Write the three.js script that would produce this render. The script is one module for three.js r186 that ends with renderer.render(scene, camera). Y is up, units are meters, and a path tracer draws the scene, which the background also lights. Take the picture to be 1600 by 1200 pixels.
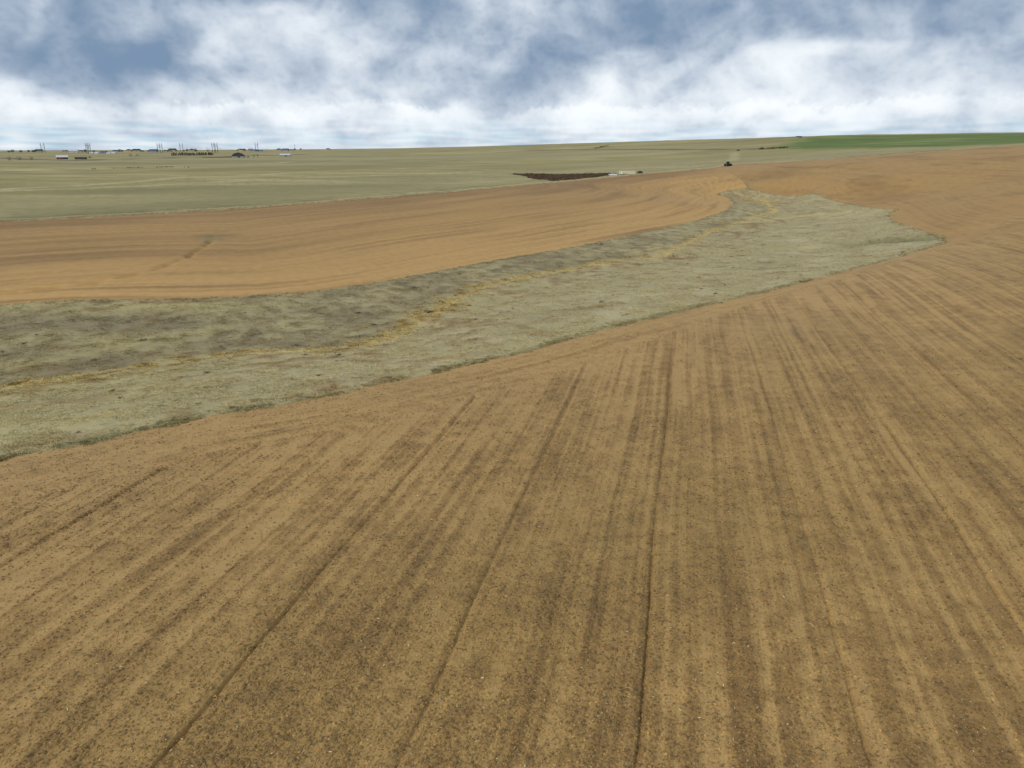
import * as THREE from 'three';
import { mergeGeometries } from 'three/addons/utils/BufferGeometryUtils.js';
import { RoundedBoxGeometry } from 'three/addons/geometries/RoundedBoxGeometry.js';
import { MarchingCubes } from 'three/addons/objects/MarchingCubes.js';

// ---------------------------------------------------------------- camera, sky, sun, exposure
const scene = new THREE.Scene();
const camera = new THREE.PerspectiveCamera(56.0, 4 / 3, 0.5, 120000);
camera.position.set(0, 30, 0);                       // a drone 30 m above the near field
camera.rotation.set(-17.9 * Math.PI / 180, 0, 0);
const renderer = new THREE.WebGLRenderer({ antialias: true });
renderer.toneMapping = THREE.LinearToneMapping;
renderer.toneMappingExposure = 1.35;
renderer.shadowMap.enabled = true;

const sun = new THREE.DirectionalLight(new THREE.Color(1, 0.95, 0.87), 1.5);   // veiled by the cloud deck: soft shadows
sun.position.set(-440, 430, 330);
sun.target.position.set(0, 0, -120);
sun.castShadow = true;
sun.shadow.radius = 20;
sun.shadow.mapSize.set(4096, 4096);
Object.assign(sun.shadow.camera, { left: -400, right: 400, top: 400, bottom: -400, near: 10, far: 2000 });
scene.add(sun, sun.target);

// ---------------------------------------------------------------- noise
function rng(seed) { let s = seed | 0; return () => { s = (s + 0x6d2b79f5) | 0; let t = Math.imul(s ^ (s >>> 15), 1 | s); t = (t + Math.imul(t ^ (t >>> 7), 61 | t)) ^ t; return ((t ^ (t >>> 14)) >>> 0) / 4294967296; }; }
const PERM = new Uint8Array(512), GX = new Float32Array(256), GY = new Float32Array(256), GZ = new Float32Array(256);
{ const r = rng(7), p = [...Array(256).keys()];
  for (let i = 255; i > 0; i--) { const j = Math.floor(r() * (i + 1)); [p[i], p[j]] = [p[j], p[i]]; }
  for (let i = 0; i < 512; i++) PERM[i] = p[i & 255];
  for (let i = 0; i < 256; i++) { const a = r() * 6.2832; GX[i] = Math.cos(a); GY[i] = Math.sin(a); GZ[i] = 0; } }
const fade = (t) => t * t * t * (t * (t * 6 - 15) + 10);
// gradient noise, about -1..1
function noise2(x, y) {
  const x0 = Math.floor(x), y0 = Math.floor(y), fx = x - x0, fy = y - y0, u = fade(fx), v = fade(fy), gx = fx - 1, gy = fy - 1;
  const a = PERM[x0 & 255], b = PERM[(x0 + 1) & 255], c = y0 & 255, d = (y0 + 1) & 255;
  const h0 = PERM[a + c], h1 = PERM[b + c], h2 = PERM[a + d], h3 = PERM[b + d];
  const p = GX[h0] * fx + GY[h0] * fy, q = GX[h1] * gx + GY[h1] * fy, r = GX[h2] * fx + GY[h2] * gy, s = GX[h3] * gx + GY[h3] * gy;
  return 1.5 * (p + u * (q - p) + v * (r - p + u * (p - q - r + s)));
}
function tiled(x, y, nx, ny) {                        // the same, repeating after nx and ny cells
  const x0 = Math.floor(x), y0 = Math.floor(y), fx = x - x0, fy = y - y0, u = fade(fx), v = fade(fy);
  const a = PERM[x0 % nx & 255], b = PERM[(x0 + 1) % nx & 255], c = y0 % ny & 255, d = (y0 + 1) % ny & 255;
  const g = (h, dx, dy) => GX[h] * dx + GY[h] * dy, p = g(PERM[a + c], fx, fy), q = g(PERM[b + c], fx - 1, fy), r = g(PERM[a + d], fx, fy - 1), s = g(PERM[b + d], fx - 1, fy - 1);
  return 1.5 * (p + u * (q - p) + v * (r - p + u * (p - q - r + s)));
}
function noise3(x, y, z) {                            // two slices blended: enough for clouds
  const z0 = Math.floor(z), w = fade(z - z0), a = PERM[z0 & 255] * 0.37, b = PERM[(z0 + 1) & 255] * 0.37;
  return noise2(x + a, y + a * 0.7) * (1 - w) + noise2(x + b, y + b * 0.7) * w;
}
const fbm2 = (x, y, n) => { let s = 0, a = 0.5, f = 1; for (let i = 0; i < n; i++) { s += a * noise2(x * f + i * 17.3, y * f + i * 9.1); a *= 0.5; f *= 2.03; } return s; };
const clamp = (x, a = 0, b = 1) => (x < a ? a : x > b ? b : x);
const step = (a, b, x) => { const t = clamp((x - a) / (b - a)); return t * t * (3 - 2 * t); };
const mix = (a, b, t) => a + (b - a) * t;
const DEG = Math.PI / 180;
const lin = (c) => { c /= 255; return c <= 0.04045 ? c / 12.92 : ((c + 0.055) / 1.055) ** 2.4; };

// ---------------------------------------------------------------- sky: a broken deck of grey cloud over a paler band of cumulus, the same all round
// [azimuth, height, half width, half height (degrees), lighter or darker]
const BANKS = [[-27.8,6.25,9.2,4.06,-0.46],[-25.0,4.67,6.3,2.29,-0.35],[-30.7,7.32,2.9,2.54,0.10],[-20.7,7.77,3.4,2.29,0.42],[-14.9,7.83,2.9,2.03,0.50],[-19.7,5.66,2.9,1.52,0.18],[-7.4,7.21,7.2,3.05,-0.08],[-10.0,9.17,2.9,1.27,-0.12],[0.0,9.51,2.9,1.52,0.30],[1.9,5.15,2.9,3.05,-0.42],[7.4,7.62,5.8,2.03,-0.18],[17.4,8.31,8.2,1.63,-0.32],
  [12.0,5.04,1.9,2.54,-0.12],[20.2,5.04,6.0,2.60,0.42],[14.9,2.87,7.7,1.25,0.30],[6.1,3.17,2.9,2.03,0.50],[23.7,2.72,4.3,1.10,0.20],[29.5,6.33,5.3,3.05,-0.14],[32.5,6.49,1.9,2.54,0.12],[-29.0,2.79,9.2,1.42,0.50],[-17.5,3.04,9.7,1.32,0.42],[-9.8,5.08,2.9,1.78,0.10],[-4.8,2.07,5.8,1.02,0.35],[-22.4,3.56,2.9,1.02,-0.12],
  [-11.2,3.78,2.4,0.81,-0.20],[30.0,3.33,3.9,1.12,0.30],[-3.8,4.28,3.4,1.27,-0.15],[31.9,4.38,3.4,1.52,0.05]];
{
  const W = 4096, Hh = 2048, data = new Float32Array(W * Hh * 4), r = rng(31);
  const banks = BANKS.slice();
  for (let az = 44; az < 318; az += 4.2) {            // the same kinds of cloud bank go on round the horizon and overhead
    for (let k = 0; k < 2; k++) banks.push([az + r() * 4, 4.5 + r() * 8, 3 + r() * 5, 1.3 + r() * 2.2, (r() - 0.47) * 0.95]);
    banks.push([az + r() * 4, 2.2 + r() * 1.4, 5 + r() * 5, 1.1 + r() * 0.5, 0.3 + r() * 0.2]);
  }
  for (let k = 0; k < 260; k++) banks.push([r() * 360, 11 + 75 * (1 - Math.sqrt(r())), 6 + r() * 9, 2.5 + r() * 4, (r() - 0.5) * 0.9]);
  const cols = banks.map((b) => ({ az: ((b[0] % 360) + 360) % 360, el: b[1], rx: b[2], ry: b[3], a: b[4] }));
  const dark = [0.132, 0.202, 0.305], mid = [0.42, 0.478, 0.552], light = [0.715, 0.75, 0.775], gap = [0.34, 0.53, 0.64];
  for (let j = Hh / 2; j < Hh; j++) {
    const fineRow = j < Hh / 2 + 300, skip = fineRow ? 1 : 4;      // above 26 degrees every fourth sample is enough
    if (!fineRow && j % 4) { data.copyWithin(j * W * 4, (j - 1) * W * 4, j * W * 4); continue; }
    const el = ((j + 0.5) / Hh * 180 - 90);
    const near = cols.filter((b) => Math.abs(b.el - el) < b.ry * 3.2 + 2), ce = Math.max(0.12, Math.cos(el * DEG));
    for (let i = 0; i < W; i += skip) {
      // column -> direction: x = cos, z = sin of the angle; azimuth is measured from -z towards +x
      const ang = ((i + 0.5) / W - 0.5) * 2 * Math.PI, dx = Math.cos(ang), dz = Math.sin(ang);
      const az = ((Math.atan2(dx, -dz) / DEG) + 360) % 360;
      const k = 9.0, X = dx * k * ce, Y = el * 0.2, Z = dz * k * ce;
      const wx = noise3(X * 1.3 + 5, Y * 1.5, Z * 1.3), wy = noise3(X * 1.3 - 40, Y * 1.5 + 30, Z * 1.3);
      const wx2 = noise3(X * 4 + 5, Y * 4, Z * 4), wy2 = noise3(X * 4 - 40, Y * 4 + 30, Z * 4);
      const az2 = az + (wx * 2.0 + wx2 * 0.9) / ce, el2 = el + wy * 0.9 + wy2 * 0.45;
      let b = 0;
      for (const c of near) {
        let da = az2 - c.az; if (da > 180) da -= 360; else if (da < -180) da += 360;
        da = da * ce / c.rx; if (da > 3 || da < -3) continue;
        const de = (el2 - c.el) / c.ry; b += c.a * Math.exp(-0.75 * (da * da + de * de));
      }
      let f = 0, a = 0.5, q = 1.6; for (let o = 0; o < 7; o++) { const n = noise3(X * q + o * 13 + wx * 0.8, Y * q * 1.1 + o * 7 + wy * 0.6, Z * q + o * 3); f += a * (o < 2 ? n : 0.5 * n + (0.27 - Math.abs(n)) * 0.85); a *= 0.67; q *= 2.05; }   // billows on the larger swells
      const fall = noise3(X * 5 + el * 0.35, Y * 0.9 + 50, Z * 5) * 0.6 + noise3(X * 13 + el * 0.9, Y * 1.6 + 50, Z * 13) * 0.4;   // streaks of falling rain
      // a low line of cumulus with ragged, bright tops stands under the deck
      const top = 3.0 + 0.9 * noise3(X * 1.5 + 31, 4, Z * 1.5) + 0.55 * (0.4 - Math.abs(noise3(X * 5 + 11, Y * 3, Z * 5))) + 0.45 * (0.4 - Math.abs(noise3(X * 12, Y * 9 + 4, Z * 12))) + 0.25 * noise3(X * 30, Y * 24, Z * 30), dTop = top - el;
      const cum = step(-0.12, 0.35, dTop) * Math.exp(-Math.max(0, dTop - 0.3) / 1.3) * clamp(0.75 + noise3(X * 1.1 - 17, 9, Z * 1.1));
      let t = 0.45 - 0.22 * step(7, 12, el) + b * 0.88 + f * 0.56 + 0.34 * cum + 0.07 * fall * step(1.5, 4, el);
      t += 0.24 * step(2.8, 1.0, el) * noise3(X * 2.2 + 20, el * 3.2, Z * 2.2);
      t = 0.5 + 0.57 * Math.tanh((t - 0.5) * 1.75);         // thick cloud is never quite black, thin cloud never quite white
      // clear air shows between the low clouds near the horizon
      const lowGap = step(2.6, 0.6, el) * clamp(0.60 + 0.9 * noise3(X * 1.1 + 70, Y * 7, Z * 1.1) - b * 0.9) * 0.75;
      const o = (j * W + i) * 4;
      for (let c = 0; c < 3; c++) {
        let v = t < 0.5 ? mix(dark[c], mid[c], t * 2) : mix(mid[c], light[c], (t - 0.5) * 2);
        v = mix(v, mix(gap[c], 0.72, clamp(step(2.4, 0, el) * 0.6 + 0.9 * noise3(X * 2.6 + 9, el * 5.5, Z * 2.6))), lowGap);
        data[o + c] = v;
      }
      data[o + 3] = 1;
      for (let e = 1; e < skip; e++) data.copyWithin(o + 4 * e, o, o + 4);
    }
  }
  for (let j = 0; j < Hh / 2; j++) for (let i = 0; i < W; i++) { const o = (j * W + i) * 4; data[o] = 0.16; data[o + 1] = 0.12; data[o + 2] = 0.06; data[o + 3] = 1; }
  const sky = new THREE.DataTexture(data, W, Hh, THREE.RGBAFormat, THREE.FloatType);
  sky.mapping = THREE.EquirectangularReflectionMapping; sky.magFilter = THREE.LinearFilter; sky.minFilter = THREE.LinearFilter; sky.needsUpdate = true;
  scene.background = sky; scene.environment = sky;
}
console.log('sky');

// ---------------------------------------------------------------- terrain: survey points (bearing in degrees, metres away, height) and a thin-plate surface through them
const CONTROL = [[-46.36,36.8,0.00],[-43.90,50.2,0.00],[-24.99,28.0,0.00],[-23.16,39.4,0.00],[0.00,25.4,0.00],[0.00,36.2,0.00],[24.99,28.0,0.00],[23.16,39.4,0.00],[46.36,36.8,0.00],[43.90,50.2,0.00],[-40.46,67.2,0.00],[-21.57,60.8,0.00],
  [0.00,56.5,0.00],[21.57,60.4,0.20],[40.03,71.9,0.80],[-39.46,86.5,-0.60],[-27.59,88.0,-0.50],[-15.71,91.6,-0.40],[-2.64,104.2,-0.30],[10.27,132.8,0.00],[21.85,179.8,0.80],[27.88,227.0,2.00],[36.85,103.6,1.60],[35.93,146.4,3.00],
  [28.52,142.9,1.40],[20.23,110.6,0.50],[-38.49,130.9,-4.60],[-24.76,131.1,-4.40],[-11.39,131.5,-4.20],[-5.14,165.7,-3.80],[5.07,208.5,-3.20],[10.00,238.7,-2.80],[14.67,306.0,-1.80],[18.14,455.0,0.80],[23.75,253.8,-1.00],[30.77,262.8,3.60],
  [23.47,364.5,-0.20],[27.23,373.8,4.20],[21.15,485.6,3.20],[-37.44,199.7,-3.20],[-28.31,188.0,-3.00],[-19.73,179.7,-2.80],[-10.10,191.2,-2.60],[0.00,227.9,-1.80],[9.90,289.1,-0.60],[16.35,408.7,2.20],[-36.91,252.6,0.40],[-23.78,231.6,0.80],
  [-9.92,254.4,2.00],[2.48,308.1,3.50],[9.77,390.1,5.00],[-36.46,333.9,4.60],[-27.48,330.6,5.00],[-19.07,338.1,6.00],[-9.76,368.5,7.60],[1.96,472.0,10.30],[9.67,578.8,13.20],[14.30,693.6,14.60],[-36.25,465.8,4.00],[-18.94,495.2,5.40],
  [-4.89,542.0,7.00],[3.90,621.1,8.20],[16.09,700.0,17.60],[17.10,520.0,10.06],[20.87,690.0,21.51],[26.88,720.0,27.25],[33.95,780.0,35.01],[37.09,800.0,38.50],[23.14,480.0,12.29],[30.75,500.0,19.80],[34.39,380.0,16.13],[34.82,264.0,9.50],
  [31.19,323.8,8.50],[35.33,193.2,5.50],[38.57,193.4,6.50],[27.24,449.7,9.00],[-36.03,754.6,3.00],[-18.83,827.9,5.00],[-35.85,1403.8,3.00],[-4.86,888.2,9.00],[-35.76,1900.0,9.70],[-22.96,1800.0,8.17],[-9.62,1500.0,10.53],[4.85,1050.0,13.68],
  [11.96,1000.0,17.12],[16.49,1050.0,21.63],[20.81,1000.0,26.74],[-35.70,2800.0,14.75],[-22.91,2800.0,14.79],[-9.59,2700.0,20.73],[2.42,2000.0,26.25],[11.90,1800.0,33.77],[17.75,1500.0,35.34],[22.85,1100.0,32.98],[28.68,1100.0,37.47],[35.53,1150.0,42.47],
  [-35.66,4200.0,24.97],[-26.85,4200.0,26.59],[-16.45,4000.0,32.05],[-9.57,3800.0,39.52],[0.00,3200.0,50.93],[9.54,2800.0,61.29],[16.38,2300.0,61.15],[20.68,1900.0,60.04],[28.59,1900.0,61.50],[37.02,1900.0,62.25],[-35.68,12000.0,-7.88],[-26.88,12000.0,-11.59],
  [-16.47,12000.0,-14.71],[-9.58,9000.0,27.62],[0.00,8000.0,34.28],[9.57,7000.0,44.76],[20.76,5500.0,57.47],[37.14,5500.0,63.94],[-35.66,45000.0,-53.24],[-18.66,45000.0,-67.07],[0.00,45000.0,-72.46],[20.80,45000.0,-65.78],[37.23,45000.0,-51.58]];
const EYE = 30, NPT = CONTROL.length, PX = new Float64Array(NPT), PY = new Float64Array(NPT);
let TPW;
{
  const n = NPT + 3, A = Array.from({ length: n }, () => new Float64Array(n + 1));
  CONTROL.forEach(([a, r], i) => { PX[i] = a * DEG; PY[i] = Math.log(r); });
  for (let i = 0; i < NPT; i++) {
    for (let j = 0; j < NPT; j++) { const q = (PX[i] - PX[j]) ** 2 + (PY[i] - PY[j]) ** 2; A[i][j] = q > 0 ? 0.5 * q * Math.log(q) : 2e-4; }
    A[i][NPT] = A[NPT][i] = 1; A[i][NPT + 1] = A[NPT + 1][i] = PX[i]; A[i][NPT + 2] = A[NPT + 2][i] = PY[i];
    A[i][n] = (CONTROL[i][2] - EYE) / CONTROL[i][1] * 20;
  }
  for (let c = 0; c < n; c++) {
    let p = c; for (let i = c + 1; i < n; i++) if (Math.abs(A[i][c]) > Math.abs(A[p][c])) p = i;
    [A[c], A[p]] = [A[p], A[c]];
    for (let i = 0; i < n; i++) if (i !== c) { const f = A[i][c] / A[c][c]; if (f) for (let k = c; k <= n; k++) A[i][k] -= f * A[c][k]; }
  }
  TPW = A.map((row, i) => row[n] / row[i]);
}
// the surface is looked up on a fine bearing / log-distance lattice, smoothly interpolated
const LA = 220, LL = 460, A0 = -0.82, A1 = 0.82, L0 = Math.log(25), L1 = Math.log(47000), LAT = new Float64Array((LA + 3) * (LL + 3));
for (let i = 0; i < LA + 3; i++) for (let j = 0; j < LL + 3; j++) {
  const a = A0 + (A1 - A0) * (i - 1) / LA, l = L0 + (L1 - L0) * (j - 1) / LL;
  let s = TPW[NPT] + TPW[NPT + 1] * a + TPW[NPT + 2] * l;
  for (let k = 0; k < NPT; k++) { const q = (a - PX[k]) ** 2 + (l - PY[k]) ** 2; if (q > 0) s += TPW[k] * 0.5 * q * Math.log(q); }
  LAT[i * (LL + 3) + j] = s;
}
const spline = (a, b, c, d, t) => b + 0.5 * t * (c - a + t * (2 * a - 5 * b + 4 * c - d + t * (3 * (b - c) + d - a)));
function baseHeight(x, z) {
  const r = Math.hypot(x, z), th = Math.atan2(x, -z), at = Math.abs(th);
  const rr = Math.max(r, 26), a = Math.sign(th) * Math.min(at, 0.66 + 0.14 * (1 - Math.exp(-Math.max(0, at - 0.66) / 0.14)));
  const fi = (a - A0) / (A1 - A0) * LA, fj = (Math.log(rr) - L0) / (L1 - L0) * LL, i = Math.floor(fi), j = Math.floor(fj), ti = fi - i, tj = fj - j, w = LL + 3, o = i * w + j;
  const row = (k) => spline(LAT[o + k], LAT[o + k + 1], LAT[o + k + 2], LAT[o + k + 3], tj);
  const s = spline(row(0), row(w), row(2 * w), row(3 * w), ti);
  let h = EYE + s * rr / 20;
  if (r < 45) h *= step(20, 45, r);
  const back = step(0.9, 2.3, at);
  return h * (1 - back) + back * (3 * noise2(x / 300, z / 300) + Math.min(20, r * 0.004));
}

// ---------------------------------------------------------------- plan of the land (x, z in metres)
const SWALE = [[-280,40],[-200,22],[-130,-18],[-80,-46],[-55.2,-66.1],[-53.0,-68.7],[-45.8,-73.7],[-38.3,-80.9],[-31.7,-84.0],[-24.8,-88.2],[-14.5,-97.2],[-9.3,-100.7],[0.0,-108.6],[10.9,-119.5],[23.7,-130.6],[39.1,-144.8],[56.8,-158.7],[75.7,-173.9],[99.6,-194.5],[122.3,-214.2],
  [132.6,-222.6],[137.9,-232.7],[140.9,-252.6],[148.2,-284.3],[158.9,-312.9],[168.4,-327.2],[175.0,-334.7],[175.1,-375.8],[173.0,-401.9],[176.6,-456.8],[159.3,-476.1],[151.5,-484.6],[135.1,-477.3],[128.0,-467.4],[133.5,-459.4],[129.1,-431.7],[109.5,-374.7],[86.3,-337.1],[49.7,-284.9],
  [22.1,-251.4],[0.0,-227.9],[-18.3,-207.0],[-33.5,-188.2],[-47.2,-175.8],[-60.7,-169.1],[-74.7,-166.6],[-89.4,-166.1],[-103.5,-164.6],[-115.4,-160.4],[-120.6,-155.5],[-150,-132],[-220,-84],[-300,-20]];
const FAR_EDGE = [[-420,-120],[-290,-200],[-199.6,-266.9],[-190.6,-274.2],[-154.8,-297.8],[-112.3,-325.0],[-63.7,-370.4],[-28.0,-407.7],[16.0,-468.4],[54.5,-530.0],[96.3,-565.1],[131.8,-597.7],[168,-655],[196,-692],[214,-676],[245.7,-650.4],[289.6,-646.1],[321.0,-638.3],[379.3,-642.7],[427.2,-634.4],[450.5,-623.1],[640,-560]];
const FIELD = [...FAR_EDGE, [900,-300],[900,700],[-700,700],[-700,200]];
const THALWEG = [[-300,20],[-200,-40],[-120,-84],[-83.4,-103.7],[-78.8,-105.5],[-68.8,-108.9],[-57.9,-118.3],[-46.4,-126.2],[-35.0,-127.0],[-28.5,-129.5],[-24.7,-135.2],[-21.0,-144.2],[-18.0,-155.6],[-13.8,-171.1],[-9.0,-183.0],[3.5,-199.5],[18.9,-213.0],[32.2,-228.3],[48.7,-240.5],[62.6,-264.2],[82.7,-305.9],[106.2,-339.7],[133.2,-375.7],[153.6,-457.5],[142.2,-473.4]];
const DRAW = [[151,-478],[153.0,-489.9],[164.5,-507.5],[188.0,-513.2],[228.7,-498.3],[258.1,-467.9],[291.4,-429.9],[330,-400]];
const SIDE_RAVINE = [[41.4,-238.0],[63.6,-243.5],[87.0,-247.4],[110.1,-251.0],[126,-249.1],[135.2,-236.6]];
const BAND = [[101.1,-332.6],[139.7,-358.4],[160,-357],[174,-342.5]];
const GULLY = [[-124.4,-169.3],[-115.3,-174.4],[-105.4,-182.1],[-97.2,-192.3],[-94.1,-209.3],[-95.3,-226.2],[-97.5,-237.1]];
const GREEN = [[432.8,-1316.5],[531.6,-1522.1],[671.3,-1790.0],[754.6,-1797.4],[897.8,-1797.1],[1121.7,-1803.7],[1500,-1552.9],[1300,-900],[640,-640],[478.8,-688.1],[439.8,-715.9],[444.0,-810.9],[419.4,-904.5],[398.8,-985.1],[418.6,-1154.4]];
const RAVINE = [[-1.3,-776.4],[32.5,-763.8],[63.0,-740.4],[86.4,-724.7],[96.6,-699.9],[85.7,-649.1],[60.0,-549],[39.5,-520],[28.4,-514],[23.8,-620.6],[13.4,-713.0]];
const PALE_TRACKS = [[[-376.8,-523.0],[-346.6,-623.5],[-310.7,-775.3],[-190.5,-934.0],[-88.7,-1045.4],[37.2,-1095.7]],
  [[-420,-480],[-370.8,-514.5],[-360.2,-525.1],[-311.7,-559.8],[-255.6,-664.9],[-132.2,-775.6],[-42.5,-832.9]],
  [[-768.6,-1222.7],[-608.1,-1302.6],[-504.0,-1291.1],[-430.8,-1589.0],[-288.2,-1702.0]], [[238.8,-814.5],[287.2,-975.6],[315.1,-1071.4],[345.9,-1180.5]], [[27.1,-800],[68.0,-803],[111.8,-812.5],[142.2,-797.4],[178.8,-752.0]]];
const FENCE_LINE = [[47.6,-2256.7],[220.5,-2011.4],[358.8,-1773.2],[404.9,-1455.2],[439.7,-1236.1]];
const ROAD = [[-1409.0,-1982.8],[-1316.6,-1945.1],[-1045.0,-1667.4],[-960.2,-1650.4],[-960.1,-1744.4],[-951.9,-2008.7],[-902.8,-2271.0],[-744.7,-2754.8]];
function pack(p, closed) {
  const n = p.length - (closed ? 0 : 1), a = new Float64Array(n * 4);
  for (let i = 0; i < n; i++) a.set([...p[i], ...p[(i + 1) % p.length]], i * 4);
  a.closed = closed; return a;
}
function distance(a, x, z) {                          // to a line; for closed outlines positive inside
  let best = 1e18, inside = false;
  for (let i = 0; i < a.length; i += 4) {
    const x0 = a[i], z0 = a[i + 1], ex = a[i + 2] - x0, ez = a[i + 3] - z0, px = x - x0, pz = z - z0;
    let t = (px * ex + pz * ez) / (ex * ex + ez * ez); t = t < 0 ? 0 : t > 1 ? 1 : t;
    const dx = px - ex * t, dz = pz - ez * t, d = dx * dx + dz * dz; if (d < best) best = d;
    if (a.closed && (z0 > z) !== (a[i + 3] > z) && x < ex * (z - z0) / ez + x0) inside = !inside;
  }
  best = Math.sqrt(best); return a.closed && !inside ? -best : best;
}
const P = { swale: pack(SWALE, true), field: pack(FIELD, true), edge: pack(FAR_EDGE), thalweg: pack(THALWEG), draw: pack(DRAW), side: pack(SIDE_RAVINE), band: pack(BAND), gully: pack(GULLY), green: pack(GREEN, true), ravine: pack(RAVINE, true), road: pack(ROAD), fence: pack(FENCE_LINE) };
const PT = PALE_TRACKS.map((p) => pack(p));
const ZT = [[-300,20],[-83,-104],[-46,-126],[-28,-130],[-18,-156],[-9,-183],[19,-213],[49,-240],[83,-306],[133,-376],[153,-480],[165,-700]];
function beyond(x, z) {                               // on the far bank of the draw
  if (x > 165) return false; if (x < -300) return z < 20;
  for (let i = 1; i < ZT.length; i++) if (x <= ZT[i][0]) { const t = (x - ZT[i - 1][0]) / (ZT[i][0] - ZT[i - 1][0]); return z < mix(ZT[i - 1][1], ZT[i][1], t); }
  return false;
}
const bell = (t) => Math.exp(-t * t);
const HOLE = [-18.2, -157.2], RC = Math.cos(13.3 * DEG), RS = Math.sin(13.3 * DEG);

// surface(x, z): height, base colour and which ground it is. Colours are those of the matter: dry or damp soil, chaff, grasses; the hole has shade painted in.
const G = { h: 0, r: 0, g: 0, b: 0, sField: 0, sSwale: 0, sGreen: 0, residue: 0, zone: 0, straw: 0, gold: 0 };
const c3 = [0, 0, 0];
const put3 = (a) => { c3[0] = a[0]; c3[1] = a[1]; c3[2] = a[2]; };
const over = (a, t) => { if (t <= 0) return; if (t > 1) t = 1; c3[0] += (a[0] - c3[0]) * t; c3[1] += (a[1] - c3[1]) * t; c3[2] += (a[2] - c3[2]) * t; };
const SOIL_LIGHT = [196,157,95], SOIL = [170,133,77], SOIL_DARK = [118,89,52], SOIL_OLIVE = [172,138,78], SOIL_PINK = [198,159,106], CHAFF = [146,116,70], DAMP_AND_SHADE = [100,77,47];
const ORANGE = [207,163,98], BROWN = [184,144,85], BROWN_DARK = [134,102,60], HILL = [184,146,86];
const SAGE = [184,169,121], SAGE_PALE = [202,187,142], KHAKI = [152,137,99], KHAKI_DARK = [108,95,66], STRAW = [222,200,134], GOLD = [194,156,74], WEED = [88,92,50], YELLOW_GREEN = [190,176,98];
const PASTURE = [172,156,98], PASTURE_PALE = [196,180,124], PASTURE_GREEN = [152,141,75], FAR = [170,158,112], SCRUB = [118,110,68], BRUSH = [98,80,58], CROP = [100,120,36], CROP_PALE = [148,146,66], DUST = [198,184,144];
const wobble = (x, z) => 0.42 * noise2(x / 1.3, z / 1.3) + 0.7 * noise2(x / 6, z / 6);
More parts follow.
